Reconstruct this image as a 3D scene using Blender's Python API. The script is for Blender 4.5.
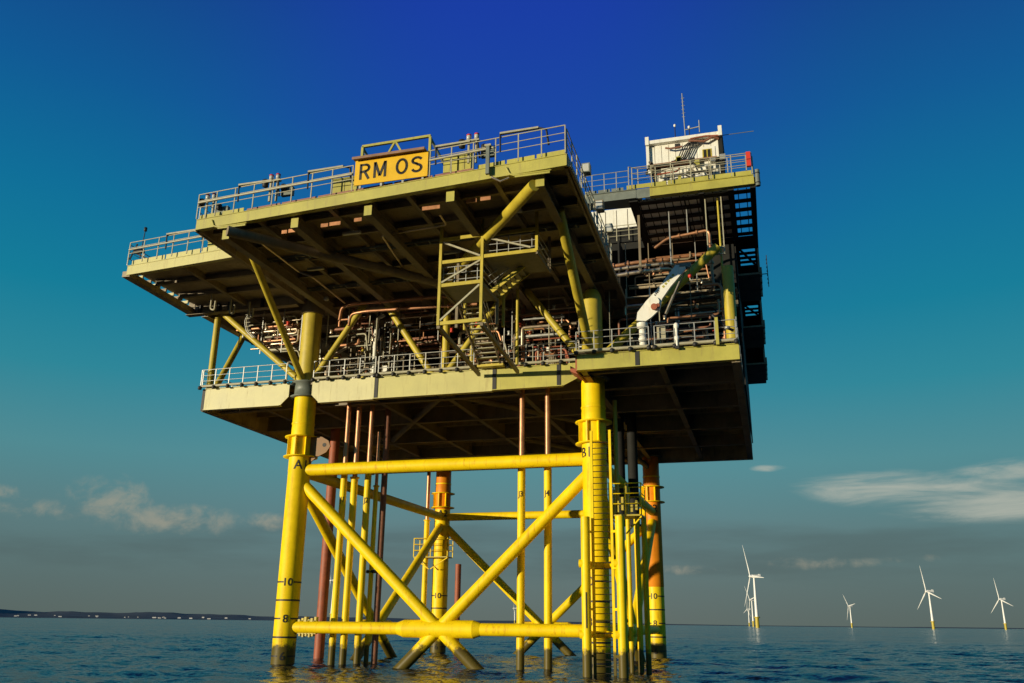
import bpy, math, random
import numpy as np
from mathutils import Vector, Matrix
PI = math.pi
R = math.radians
random.seed(7)
for o in list(bpy.data.objects): bpy.data.objects.remove(o)
scn = bpy.context.scene
COL = scn.collection

# ------------------------------------------------------------------ camera
CAMP = Vector((26.789, -46.178, 2.4))
HEAD = 0.28542          # heading, counter-clockwise from +Y
cd = bpy.data.cameras.new('camera'); cam = bpy.data.objects.new('camera', cd); COL.objects.link(cam)
cd.sensor_width = 36; cd.lens = 863.69 / 1024 * 36
cd.clip_start = 0.2; cd.clip_end = 60000
cam.matrix_world = Matrix.Translation(CAMP) @ Matrix.Rotation(HEAD, 4, 'Z') @ Matrix.Rotation(PI/2 + 0.31507, 4, 'X') @ Matrix.Rotation(0.0114, 4, 'Z')
scn.camera = cam
# ------------------------------------------------------------------ render look
scn.view_settings.view_transform = 'Standard'
scn.view_settings.look = 'None'
scn.view_settings.exposure = 0.0
scn.view_settings.gamma = 1.0
# ------------------------------------------------------------------ sun
SUN_AZ = R(228)         # direction towards the sun, ccw from +X  (low, left and in front of the platform)
SUN_EL = R(3.0)
sdir = Vector((math.cos(SUN_AZ)*math.cos(SUN_EL), math.sin(SUN_AZ)*math.cos(SUN_EL), math.sin(SUN_EL)))
sl = bpy.data.lights.new('sun', 'SUN'); sl.energy = 5.0; sl.angle = R(0.5); sl.color = (1.0, 0.87, 0.62)
so = bpy.data.objects.new('sun', sl); COL.objects.link(so)
so.rotation_euler = (-sdir).to_track_quat('-Z', 'Y').to_euler(); so.location = (0, 0, 80)

# ------------------------------------------------------------------ world
def srgb(r, g, b):
    f = lambda c: (c/255/12.92) if c <= 10 else ((c/255+0.055)/1.055)**2.4
    return (f(r), f(g), f(b), 1)
wd = bpy.data.worlds.new('World'); scn.world = wd; wd.use_nodes = True
nt = wd.node_tree; nt.nodes.clear()
def N(t, **k):
    n = nt.nodes.new(t)
    for a, b in k.items(): setattr(n, a, b)
    return n
def L(a, b): nt.links.new(a, b)
def M(op, a, b=None, c=None, clamp=False):
    n = N('ShaderNodeMath', operation=op); n.use_clamp = clamp
    for i, v in enumerate((a, b, c)):
        if v is None: continue
        if isinstance(v, (int, float)): n.inputs[i].default_value = v
        else: L(v, n.inputs[i])
    return n.outputs[0]
tc = N('ShaderNodeTexCoord')
rot = N('ShaderNodeVectorRotate', rotation_type='Z_AXIS'); rot.inputs['Angle'].default_value = -HEAD
L(tc.outputs['Generated'], rot.inputs['Vector'])
sep = N('ShaderNodeSeparateXYZ'); L(rot.outputs[0], sep.inputs[0])
az = M('ARCTAN2', sep.outputs[0], sep.outputs[1])
zz = sep.outputs[2]
zc = M('MAXIMUM', zz, 0.0)
ramp = N('ShaderNodeValToRGB'); L(zc, ramp.inputs[0])
stops = [(0.0, (100, 112, 108)), (0.04, (98, 118, 118)), (0.10, (98, 131, 136)), (0.17, (88, 143, 152)), (0.25, (56, 137, 158)),
         (0.33, (28, 122, 160)), (0.42, (18, 98, 164)), (0.52, (24, 74, 168)), (0.63, (24, 62, 168)), (1.0, (24, 40, 120))]
el = ramp.color_ramp.elements
el[0].position = 0; el[0].color = srgb(*stops[0][1]); el[1].position = 1; el[1].color = srgb(*stops[-1][1])
for p_, c_ in stops[1:-1]:
    e = el.new(p_); e.color = srgb(*c_)
ramp2 = N('ShaderNodeValToRGB'); L(zc, ramp2.inputs[0])     # the sky well off to either side: more teal
stops2 = [(0.0, (92, 106, 102)), (0.04, (90, 112, 112)), (0.10, (92, 126, 130)), (0.17, (80, 141, 150)), (0.25, (44, 137, 156)),
          (0.33, (16, 127, 156)), (0.42, (10, 113, 156)), (0.52, (12, 92, 152)), (0.63, (18, 68, 140)), (1.0, (18, 40, 90))]
el = ramp2.color_ramp.elements
el[0].position = 0; el[0].color = srgb(*stops2[0][1]); el[1].position = 1; el[1].color = srgb(*stops2[-1][1])
for p_, c_ in stops2[1:-1]:
    e = el.new(p_); e.color = srgb(*c_)
side = N('ShaderNodeMapRange', interpolation_type='SMOOTHSTEP'); L(M('ABSOLUTE', az), side.inputs['Value'])
side.inputs['From Min'].default_value = 0.05; side.inputs['From Max'].default_value = 0.52
def MIX(f, a, b, bt='MIX'):
    n = N('ShaderNodeMix', data_type='RGBA', blend_type=bt)
    for s, v in ((n.inputs[0], f), (n.inputs[6], a), (n.inputs[7], b)):
        if isinstance(v, (int, float)): s.default_value = v
        elif isinstance(v, tuple): s.default_value = v
        else: L(v, s)
    return n.outputs[2]
base = MIX(side.outputs[0], ramp.outputs[0], ramp2.outputs[0])
def noise(scale, detail, rough, sx=1, sz=1, dist=0.0):
    mp = N('ShaderNodeMapping'); mp.inputs['Scale'].default_value = (sx, sx, sz); L(rot.outputs[0], mp.inputs[0])
    n = N('ShaderNodeTexNoise'); n.inputs['Scale'].default_value = scale; n.inputs['Detail'].default_value = detail
    n.inputs['Roughness'].default_value = rough; n.inputs['Distortion'].default_value = dist; L(mp.outputs[0], n.inputs['Vector'])
    return n.outputs['Fac']
def blob(a0, e0, ra, re, tilt=0.0):
    dx = M('SUBTRACT', az, a0); dy = M('SUBTRACT', M('SUBTRACT', zz, e0), M('MULTIPLY', dx, tilt))
    d = M('SQRT', M('ADD', M('POWER', M('ABSOLUTE', M('DIVIDE', dx, ra)), 2.0), M('POWER', M('ABSOLUTE', M('DIVIDE', dy, re)), 2.0)))
    mr = N('ShaderNodeMapRange', interpolation_type='SMOOTHSTEP'); L(d, mr.inputs['Value'])
    mr.inputs['From Min'].default_value = 0.0; mr.inputs['From Max'].default_value = 1.0
    mr.inputs['To Min'].default_value = 1.0; mr.inputs['To Max'].default_value = 0.0
    return mr.outputs[0]
def thresh(v, lo, hi, mx):
    mr = N('ShaderNodeMapRange', interpolation_type='SMOOTHSTEP'); L(v, mr.inputs['Value'])
    mr.inputs['From Min'].default_value = lo; mr.inputs['From Max'].default_value = hi; mr.inputs['To Max'].default_value = mx
    return mr.outputs[0]
# dark soft cloud bank low over the sea
bank = M('MULTIPLY', noise(5, 5, 0.55, 1, 7), blob(0.0, 0.075, 2.4, 0.085))
col = MIX(thresh(bank, 0.25, 0.62, 0.40), base, srgb(72, 86, 88))
# puffy lit cumulus, left, and small ones low right
cum = noise(30, 8, 0.62, 1, 1.25, 0.25)
mc = None
for a0, e0, ra, re, k in ((-0.43, 0.118, 0.070, 0.038, 1.0), (-0.50, 0.102, 0.09, 0.022, .7), (-0.37, 0.100, 0.13, 0.026, .9), (-0.270, 0.105, 0.035, 0.020, 1.0),
                          (0.335, 0.064, 0.10, 0.013, .62), (0.43, 0.066, 0.05, 0.010, .5), (0.20, 0.058, 0.06, 0.010, .8), (-.55, .115, .07, .02, .8)):
    b = M('MULTIPLY', blob(a0, e0, ra, re), k)
    mc = b if mc is None else M('MAXIMUM', mc, b)
cm = thresh(M('MULTIPLY', cum, M('POWER', mc, 0.35)), 0.31, 0.62, 0.58)
col = MIX(cm, col, srgb(172, 164, 144))
# cirrus streak on the right
cir = noise(9, 7, 0.62, 1, 6, 0.6)
mi = None
for a0, e0, ra, re, t, k in ((0.43, 0.136, 0.16, 0.028, -.05, 1.0), (0.50, 0.120, 0.16, 0.030, -.05, .9), (0.53, 0.150, 0.12, 0.018, .05, .6), (0.293, 0.165, 0.03, 0.006, 0, .8), (.75, .13, .25, .04, 0, .7)):
    b = M('MULTIPLY', blob(a0, e0, ra, re, t), k)
    mi = b if mi is None else M('MAXIMUM', mi, b)
col = MIX(thresh(M('MULTIPLY', cir, M('POWER', mi, 0.45)), 0.20, 0.60, 0.85), col, srgb(180, 184, 172))
sky = N('ShaderNodeTexSky', sky_type='NISHITA'); sky.sun_disc = False; sky.sun_elevation = SUN_EL; sky.sun_rotation = PI/2 - SUN_AZ
bg1 = N('ShaderNodeBackground'); L(col, bg1.inputs[0]); bg1.inputs[1].default_value = 0.98
bg2 = N('ShaderNodeBackground'); L(sky.outputs[0], bg2.inputs[0]); bg2.inputs[1].default_value = 0.10
ms = N('ShaderNodeMixShader'); ms.inputs[0].default_value = 0.04; L(bg1.outputs[0], ms.inputs[1]); L(bg2.outputs[0], ms.inputs[2])
wo = N('ShaderNodeOutputWorld'); L(ms.outputs[0], wo.inputs[0])

# ------------------------------------------------------------------ materials
MATS = {}
def mat(name, base, rough=0.5, metal=0.0, var=0.12, vscale=1.5, streak=0.0, dirt=(0.12, 0.09, 0.05), spec=0.5, weed=False, bump=0.0):
    m = bpy.data.materials.new(name); m.use_nodes = True
    t = m.node_tree; bs = t.nodes['Principled BSDF']
    def n_(ty, **k):
        n = t.nodes.new(ty)
        for a, b in k.items(): setattr(n, a, b)
        return n
    geo = n_('ShaderNodeNewGeometry')
    n1 = n_('ShaderNodeTexNoise'); n1.inputs['Scale'].default_value = vscale; n1.inputs['Detail'].default_value = 6; n1.inputs['Roughness'].default_value = .65
    t.links.new(geo.outputs['Position'], n1.inputs['Vector'])
    mr = n_('ShaderNodeMapRange'); t.links.new(n1.outputs['Fac'], mr.inputs['Value'])
    mr.inputs['From Min'].default_value = .3; mr.inputs['From Max'].default_value = .7
    mr.inputs['To Min'].default_value = 1-var; mr.inputs['To Max'].default_value = 1+var
    mx = n_('ShaderNodeMix', data_type='RGBA', blend_type='MULTIPLY'); mx.inputs[0].default_value = 1; mx.inputs[6].default_value = (*base, 1)
    t.links.new(mr.outputs[0], mx.inputs[7])
    out = mx.outputs[2]
    if streak:
        mp = n_('ShaderNodeMapping'); mp.inputs['Scale'].default_value = (3.5, 3.5, .35); t.links.new(geo.outputs['Position'], mp.inputs[0])
        n2 = n_('ShaderNodeTexNoise'); n2.inputs['Scale'].default_value = 1.3; n2.inputs['Detail'].default_value = 7; n2.inputs['Roughness'].default_value = .7
        t.links.new(mp.outputs[0], n2.inputs['Vector'])
        m2 = n_('ShaderNodeMapRange', interpolation_type='SMOOTHSTEP'); t.links.new(n2.outputs['Fac'], m2.inputs['Value'])
        m2.inputs['From Min'].default_value = .52; m2.inputs['From Max'].default_value = .70; m2.inputs['To Max'].default_value = streak
        m3 = n_('ShaderNodeMix', data_type='RGBA'); t.links.new(m2.outputs[0], m3.inputs[0]); t.links.new(out, m3.inputs[6]); m3.inputs[7].default_value = (*dirt, 1)
        out = m3.outputs[2]
    if weed:      # marine growth in the splash zone
        sp = n_('ShaderNodeSeparateXYZ'); t.links.new(geo.outputs['Position'], sp.inputs[0])
        n3 = n_('ShaderNodeTexNoise'); n3.inputs['Scale'].default_value = 2.2; n3.inputs['Detail'].default_value = 8; n3.inputs['Roughness'].default_value = .7
        t.links.new(geo.outputs['Position'], n3.inputs['Vector'])
        ad = n_('ShaderNodeMath', operation='MULTIPLY_ADD'); t.links.new(n3.outputs['Fac'], ad.inputs[0]); ad.inputs[1].default_value = -1.7; t.links.new(sp.outputs[2], ad.inputs[2])
        m4 = n_('ShaderNodeMapRange', interpolation_type='SMOOTHSTEP'); t.links.new(ad.outputs[0], m4.inputs['Value'])
        m4.inputs['From Min'].default_value = .05; m4.inputs['From Max'].default_value = .45; m4.inputs['To Min'].default_value = .94; m4.inputs['To Max'].default_value = 0
        m5 = n_('ShaderNodeMix', data_type='RGBA'); t.links.new(m4.outputs[0], m5.inputs[0]); t.links.new(out, m5.inputs[6]); m5.inputs[7].default_value = (.055, .045, .012, 1)
        out = m5.outputs[2]
    t.links.new(out, bs.inputs['Base Color'])
    rr = n_('ShaderNodeMapRange'); t.links.new(n1.outputs['Fac'], rr.inputs['Value'])
    rr.inputs['To Min'].default_value = max(.04, rough-.12); rr.inputs['To Max'].default_value = min(1, rough+.12)
    t.links.new(rr.outputs[0], bs.inputs['Roughness'])
    bs.inputs['Metallic'].default_value = metal; bs.inputs['Specular IOR Level'].default_value = spec
    if bump:
        bp = n_('ShaderNodeBump'); bp.inputs['Strength'].default_value = bump; bp.inputs['Distance'].default_value = .02
        t.links.new(n1.outputs['Fac'], bp.inputs['Height']); t.links.new(bp.outputs[0], bs.inputs['Normal'])
    MATS[name] = m; return m
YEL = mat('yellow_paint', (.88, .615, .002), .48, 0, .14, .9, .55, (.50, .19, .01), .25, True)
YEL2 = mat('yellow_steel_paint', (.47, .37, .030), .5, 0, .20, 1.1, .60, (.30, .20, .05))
CREAM = mat('cream_girder_paint', (.58, .54, .27), .5, 0, .14, .6, .70, (.33, .27, .10))
OLIVE = mat('pale_olive_girder_paint', (.40, .365, .065), .5, 0, .16, .6, .70, (.28, .22, .07))
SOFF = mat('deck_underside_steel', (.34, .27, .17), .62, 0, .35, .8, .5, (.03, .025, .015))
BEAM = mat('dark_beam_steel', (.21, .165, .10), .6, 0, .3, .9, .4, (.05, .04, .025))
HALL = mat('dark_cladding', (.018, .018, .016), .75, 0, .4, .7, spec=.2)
GREY = mat('grey_green_steel', (.16, .18, .15), .5, 0, .2)
GALV = mat('galvanised_steel', (.40, .40, .37), .45, .5, .15, 4)
RAILY = mat('pale_rail_paint', (.38, .355, .24), .45, 0, .15, 4, .3, (.25, .16, .06))
PIPE = mat('stainless_pipe', (.62, .50, .36), .32, .8, .2, 2)
BRONZE = mat('bronze_pipe', (.50, .24, .12), .38, .55, .25, 2)
WHITE = mat('white_paint', (.78, .76, .66), .4, 0, .06, 2, .35, (.35, .27, .14))
TWHITE = mat('turbine_white', (.80, .79, .74), .4, 0, .03, .05)
BLACK = mat('black_rubber', (.015, .015, .014), .6, 0, .2)
INK = mat('black_lettering_paint', (.012, .010, .008), .6, 0, .1)
ORANGE = mat('orange_upper_leg', (.72, .24, .008), .5, 0, .15, 1, .4, (.35, .08, .01), .25)
BRN2 = mat('shaded_lug_paint', (.22, .10, .02), .55, 0, .2, 3)  # brown puts the shade into the yellow lug's colour
GOLD = mat('pale_gold_girder_paint', (.50, .46, .16), .5, 0, .1, .6, .55, (.33, .26, .09))
RED = mat('red_paint', (.62, .04, .015), .45, 0, .12)
RUST = mat('red_oxide_paint', (.30, .075, .03), .6, 0, .25, 2, .4, (.1, .04, .02))
BROWN = mat('brown_hood_steel', (.26, .14, .08), .6, 0, .3, 2)
SIGNY = mat('sign_yellow', (.74, .44, .005), .4, 0, .06, 1.2, .25, (.55, .16, .02))
GRATE = mat('grating_steel', (.20, .19, .16), .55, .3, .25, 3)
GLASS = mat('lamp_glass', (.5, .5, .45), .1, 0, .05)
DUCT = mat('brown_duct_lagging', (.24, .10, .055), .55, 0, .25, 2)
LANDM = mat('far_land', (.055, .07, .075), .9, 0, .5, .004)
HOUSE = mat('far_house_wall', (.75, .74, .70), .7, 0, .05)
ROOFM = mat('far_house_roof', (.16, .14, .13), .8, 0, .1)

# ------------------------------------------------------------------ mesh builder
ORI = {}
class MB:
    def __init__(s): s.v = []; s.f = []; s.sm = []
    def add(s, vs, fs, smooth=False):
        b = len(s.v); s.v += [tuple(v) for v in vs]
        for f in fs: s.f.append(tuple(i+b for i in f)); s.sm.append(smooth)
        return s
    def box(s, x0, x1, y0, y1, z0, z1):
        v = [(x, y, z) for z in (z0, z1) for y in (y0, y1) for x in (x0, x1)]
        return s.add(v, [(0, 2, 3, 1), (4, 5, 7, 6), (0, 1, 5, 4), (2, 6, 7, 3), (0, 4, 6, 2), (1, 3, 7, 5)])
    def slab(s, pts, z0, z1):
        n = len(pts)
        ar = sum(pts[i][0]*pts[(i+1) % n][1]-pts[(i+1) % n][0]*pts[i][1] for i in range(n))
        if ar < 0: pts = pts[::-1]
        v = [(p[0], p[1], z0) for p in pts]+[(p[0], p[1], z1) for p in pts]
        return s.add(v, [tuple(range(n))[::-1], tuple(range(n, 2*n))]+[(i, (i+1) % n, (i+1) % n+n, i+n) for i in range(n)])
    def bar(s, a, b, w, h, up=(0, 0, 1)):      # rectangular bar between two points
        a, b = Vector(a), Vector(b); d = (b-a).normalized(); up = Vector(up)
        if abs(d.dot(up)) > .98: up = Vector((0, 1, 0))
        x = d.cross(up).normalized(); y = x.cross(d).normalized()
        v = [p+x*i*w/2+y*j*h/2 for p in (a, b) for i, j in ((-1, -1), (1, -1), (1, 1), (-1, 1))]
        return s.add(v, [(0, 1, 2, 3), (7, 6, 5, 4), (0, 4, 5, 1), (1, 5, 6, 2), (2, 6, 7, 3), (3, 7, 4, 0)])
    def ibeam(s, a, b, h, w, t=.03, top=True, bot=True):   # a,b at top centre line
        a, b = Vector(a), Vector(b)
        s.bar(a-Vector((0, 0, h/2)), b-Vector((0, 0, h/2)), t, h-2*t)
        if top: s.bar(a-Vector((0, 0, t/2)), b-Vector((0, 0, t/2)), w, t)
        if bot: s.bar(a-Vector((0, 0, h-t/2)), b-Vector((0, 0, h-t/2)), w, t)
        return s
    def tube(s, a, b, r, n=12, r1=None, cap=True):
        a, b = Vector(a), Vector(b); r1 = r if r1 is None else r1
        d = (b-a).normalized(); u = Vector((0, 0, 1)) if abs(d.z) < .95 else Vector((0, 1, 0))
        x = d.cross(u).normalized(); y = x.cross(d)
        vs = [a+(x*math.cos(2*PI*i/n)-y*math.sin(2*PI*i/n))*r for i in range(n)]+[b+(x*math.cos(2*PI*i/n)-y*math.sin(2*PI*i/n))*r1 for i in range(n)]
        s.add(vs, [(i, i+n, (i+1) % n+n, (i+1) % n) for i in range(n)], True)
        if cap: s.add(vs, [tuple(range(n)), tuple(range(2*n-1, n-1, -1))])
        return s
    def path(s, pts, r, n=8, bend=0.0):
        P = [Vector(p) for p in pts]
        if bend and len(P) > 2:
            Q = [P[0]]
            for i in range(1, len(P)-1):
                a, b, c = P[i-1], P[i], P[i+1]
                k = min(bend, (a-b).length*.45, (c-b).length*.45)
                p0 = b+(a-b).normalized()*k; p1 = b+(c-b).normalized()*k
                for j in range(5):
                    t = j/4; Q.append(p0*(1-t)**2+b*2*t*(1-t)+p1*t*t)
            Q.append(P[-1]); P = Q
        T = []
        for i in range(len(P)):
            t = (P[min(i+1, len(P)-1)]-P[max(i-1, 0)])
            T.append(t.normalized())
        up = Vector((0, 0, 1)) if abs(T[0].z) < .9 else Vector((1, 0, 0))
        vs = []
        for p, t in zip(P, T):
            x = t.cross(up)
            if x.length < 1e-3: x = t.cross(Vector((0, 1, 0)))
            x.normalize(); y = x.cross(t).normalized(); up = y
            vs += [p+(x*math.cos(2*PI*i/n)-y*math.sin(2*PI*i/n))*r for i in range(n)]
        m = len(P)
        s.add(vs, [(k*n+i, (k+1)*n+i, (k+1)*n+(i+1) % n, k*n+(i+1) % n) for k in range(m-1) for i in range(n)], True)
        s.add(vs, [tuple(range(n)), tuple(range(m*n-1, (m-1)*n-1, -1))])
        return s
    def lathe(s, prof, c=(0, 0, 0), n=24):     # prof = [(r,z)...]
        vs = [(c[0]+r*math.cos(2*PI*i/n), c[1]+r*math.sin(2*PI*i/n), c[2]+z) for r, z in prof for i in range(n)]
        m = len(prof)
        s.add(vs, [(k*n+i, k*n+(i+1) % n, (k+1)*n+(i+1) % n, (k+1)*n+i) for k in range(m-1) for i in range(n)], True)
        s.add(vs, [tuple(range(n))[::-1], tuple(range((m-1)*n, m*n))])
        return s
    def prism(s, pts, y0, y1):                 # outline in x,z extruded in y
        n = len(pts)
        v = [(p[0], y0, p[1]) for p in pts]+[(p[0], y1, p[1]) for p in pts]
        return s.add(v, [tuple(range(n)), tuple(range(2*n-1, n-1, -1))]+[(i, i+n, (i+1) % n+n, (i+1) % n) for i in range(n)])
    def mesh(s, name, m, org=(0, 0, 0)):
        me = bpy.data.meshes.new(name)
        me.from_pydata([(v[0]-org[0], v[1]-org[1], v[2]-org[2]) for v in s.v], [], s.f)
        me.polygons.foreach_set('use_smooth', s.sm); me.materials.append(m); me.update()
        return me
    def build(s, name, m, parent=None, label=None):
        org = ORI[parent.name] if parent else (0, 0, 0)
        o = bpy.data.objects.new(name, s.mesh(name, m, org)); COL.objects.link(o)
        if parent: o.parent = parent
        ORI[o.name] = org
        if label: o['label'] = label
        return o
def thing(name, label, cat, loc=(0, 0, 0), group=None):
    o = bpy.data.objects.new(name, None); COL.objects.link(o); o.location = loc
    o.empty_display_size = .2
    o['label'] = label; o['category'] = cat
    if group: o['group'] = group
    ORI[o.name] = tuple(loc); return o
def single(mb, name, m, label, cat, loc=(0, 0, 0), group=None):
    o = bpy.data.objects.new(name, mb.mesh(name, m, loc)); COL.objects.link(o); o.location = loc
    o['label'] = label; o['category'] = cat; ORI[o.name] = tuple(loc)
    if group: o['group'] = group
    return o
def copy_tree(o, parent=None):
    c = o.copy(); COL.objects.link(c); c.parent = parent
    for ch in list(o.children): copy_tree(ch, c)
    return c
def text_mesh(txt, size=1.0, depth=.01, bold=0.0):
    cu = bpy.data.curves.new('t', 'FONT'); cu.body = txt; cu.size = size; cu.extrude = depth/2; cu.offset = bold
    cu.align_x = 'CENTER'; cu.align_y = 'CENTER'; cu.resolution_u = 3
    ob = bpy.data.objects.new('t', cu); COL.objects.link(ob)
    dg = bpy.context.evaluated_depsgraph_get(); me = bpy.data.meshes.new_from_object(ob.evaluated_get(dg))
    bpy.data.objects.remove(ob); 
    vs = [v.co.copy() for v in me.vertices]; fs = [tuple(p.vertices) for p in me.polygons]
    bpy.data.meshes.remove(me)
    x0, x1 = min(v.x for v in vs), max(v.x for v in vs); y0, y1 = min(v.y for v in vs), max(v.y for v in vs)
    vs = [Vector((v.x-(x0+x1)/2, v.y-(y0+y1)/2, v.z)) for v in vs]
    return vs, fs, x1-x0, y1-y0
def text_front(txt, x, y, z, w, h, bold=0.0):          # on a face looking towards -Y
    vs, fs, a, b = text_mesh(txt, 1, .012, bold)
    return MB().add([(x+v.x*w/a, y-v.z, z+v.y*h/b) for v in vs], fs)
def text_leg(txt, c, r, z, th, h, wfac=1.0):
    vs, fs, a, b = text_mesh(txt, 1, .01, .012); k = h/b
    return MB().add([(c[0]+(r+.012+v.z)*math.cos(th+v.x*k*wfac/r), c[1]+(r+.012+v.z)*math.sin(th+v.x*k*wfac/r), z+v.y*k) for v in vs], fs)
def arc_band(c, r, z, h, t0, t1, n=20):
    vs = []
    for i in range(n+1):
        t = t0+(t1-t0)*i/n
        for rr, dz in ((r+.002, -h/2), (r+.012, -h/2), (r+.012, h/2), (r+.002, h/2)):
            vs.append((c[0]+rr*math.cos(t), c[1]+rr*math.sin(t), z+dz))
    return MB().add(vs, [(i*4+j, (i+1)*4+j, (i+1)*4+(j+1) % 4, i*4+(j+1) % 4) for i in range(n) for j in range(4)])

# ================================================================== THE SEA, THE LAND
def axis(lo, hi, c0, c1, step):
    a = list(np.arange(c0, c1+step/2, step)); g = step
    x = a[-1]
    while x < hi: g = min(g*1.028, 900); x += g; a.append(x)
    x = a[0]; g = step; b = []
    while x > lo: g = min(g*1.028, 900); x -= g; b.append(x)
    return np.array(b[::-1]+a)
xs = axis(-26000, 26000, -60, 75, .42); ys = axis(-3000, 30000, -44, 60, .42)
X, Y = np.meshgrid(xs, ys)
gx = np.gradient(xs); gy = np.gradient(ys)
G = np.maximum(*np.meshgrid(gx, gy))
rng = np.random.default_rng(3)
Z = np.zeros_like(X)
for k in range(46):
    lam = 1.3*(1.075**k); kk = 2*PI/lam
    th = R(250)+rng.normal(0, .75); amp = .0150*lam**.50
    w = np.clip(1.6-G*3.2/lam, 0, 1)
    ph = kk*(X*np.cos(th)+Y*np.sin(th))+rng.uniform(0, 2*PI)
    wob = .6*np.sin(X*kk*.13+rng.uniform(0, 6))+.6*np.sin(Y*kk*.11+rng.uniform(0, 6))
    Z += w*amp*.60*(1.0 if lam < 6 else .5)*(np.sin(ph+wob)+.25*np.sin(2*ph+2*wob))
ny, nx = X.shape
me = bpy.data.meshes.new('sea')
me.vertices.add(nx*ny); me.vertices.foreach_set('co', np.stack([X, Y, Z], -1).astype('f').ravel())
i0 = (np.arange(ny-1)[:, None]*nx+np.arange(nx-1)[None]).ravel()
q = np.stack([i0, i0+1, i0+nx+1, i0+nx], 1).astype('i')
me.loops.add(q.size); me.loops.foreach_set('vertex_index', q.ravel())
me.polygons.add(len(q)); me.polygons.foreach_set('loop_start', np.arange(0, q.size, 4, dtype='i'))
me.polygons.foreach_set('use_smooth', np.ones(len(q), bool)); me.update(calc_edges=True)
sea = bpy.data.objects.new('sea', me); COL.objects.link(sea); sea['kind'] = 'structure'
m = bpy.data.materials.new('sea_water'); m.use_nodes = True; t = m.node_tree; bs = t.nodes['Principled BSDF']
bs.inputs['Base Color'].default_value = (.006, .010, .022, 1); bs.inputs['Roughness'].default_value = .12; bs.inputs['IOR'].default_value = 1.333; bs.inputs['Specular IOR Level'].default_value = .36
g_ = t.nodes.new('ShaderNodeNewGeometry')
acc = None
for sc, amp, sx in ((.09, .22, .5), (.45, .34, .45), (1.6, .60, .45), (5.0, .80, .6)):     # small waves as slopes, the same near and far
    mp = t.nodes.new('ShaderNodeMapping'); mp.inputs['Rotation'].default_value = (0, 0, R(-20)); mp.inputs['Scale'].default_value = (sx, 1, 1)
    t.links.new(g_.outputs['Position'], mp.inputs[0])
    n1 = t.nodes.new('ShaderNodeTexNoise'); n1.inputs['Scale'].default_value = sc; n1.inputs['Detail'].default_value = 4; n1.inputs['Roughness'].default_value = .6
    t.links.new(mp.outputs[0], n1.inputs['Vector'])
    sb0 = t.nodes.new('ShaderNodeVectorMath'); sb0.operation = 'SUBTRACT'; sb0.inputs[1].default_value = (.5, .5, .5); t.links.new(n1.outputs['Color'], sb0.inputs[0])
    ml = t.nodes.new('ShaderNodeVectorMath'); ml.operation = 'MULTIPLY'; ml.inputs[1].default_value = (amp, amp, 0); t.links.new(sb0.outputs[0], ml.inputs[0])
    if acc is None: acc = ml
    else:
        ad = t.nodes.new('ShaderNodeVectorMath'); ad.operation = 'ADD'; t.links.new(acc.outputs[0], ad.inputs[0]); t.links.new(ml.outputs[0], ad.inputs[1]); acc = ad
ad = t.nodes.new('ShaderNodeVectorMath'); ad.operation = 'ADD'; t.links.new(acc.outputs[0], ad.inputs[0]); t.links.new(g_.outputs['Normal'], ad.inputs[1])
nz = t.nodes.new('ShaderNodeVectorMath'); nz.operation = 'NORMALIZE'; t.links.new(ad.outputs[0], nz.inputs[0])
t.links.new(nz.outputs[0], bs.inputs['Normal'])
me.materials.append(m)

# far shore with low hills on the left
CF = Vector((-math.sin(HEAD), math.cos(HEAD), 0)); CR = Vector((math.cos(HEAD), math.sin(HEAD), 0))
def bearing(a, d): return Vector((CAMP.x, CAMP.y, 0))+CF*(d*math.cos(a))+CR*(d*math.sin(a))
n = 140; vs = []; rows = 6
def ridge(a):
    t_ = (a+.75)/1.25
    return 96*max(0, 1-t_*1.25)**1.1*(1+.13*math.sin(a*31)+.09*math.sin(a*83+1)+.05*math.sin(a*190))+7
for j in range(rows):
    for i in range(n+1):
        a = -.85+1.65*i/n; f = j/(rows-1)
        P = bearing(a, 9000+f*2600); h = ridge(a) if a < .42 else 10
        vs.append((P.x, P.y, -2+(h+2)*math.sin(min(1, f*1.3)*PI/2)*(1+.06*math.sin(i*1.7+j*2.1))))
land = MB().add(vs, [(j*(n+1)+i, j*(n+1)+i+1, (j+1)*(n+1)+i+1, (j+1)*(n+1)+i) for j in range(rows-1) for i in range(n)], True)
lo = land.build('hills', LANDM); lo['kind'] = 'structure'
h0 = thing('shore_house', 'tiny pale house or block on the far dark shore at left', 'house', (0, 0, 0), 'pale buildings along the far shore')
MB().box(-11, 11, -7, 7, -3, 7).build('wall', HOUSE, h0)
MB().prism([(-12, 7), (12, 7), (9, 11), (-9, 11)], -8, 8).build('roof', ROOFM, h0)
rh = random.Random(5)
for k in range(26):
    o = h0 if k == 0 else copy_tree(h0)
    a = rh.choice([-.52, -.47, -.41, -.39, -.36, -.34, -.3])+rh.uniform(-.025, .025)
    d = 9000+rh.uniform(30, 330); P = bearing(a, d); o.location = (P.x, P.y, 6+(d-9000)*.05); s = rh.uniform(.6, 1.3); o.scale = (s*rh.uniform(.6, 1.6), s, s*.8)
    o.rotation_euler.z = HEAD-a*.5

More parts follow.
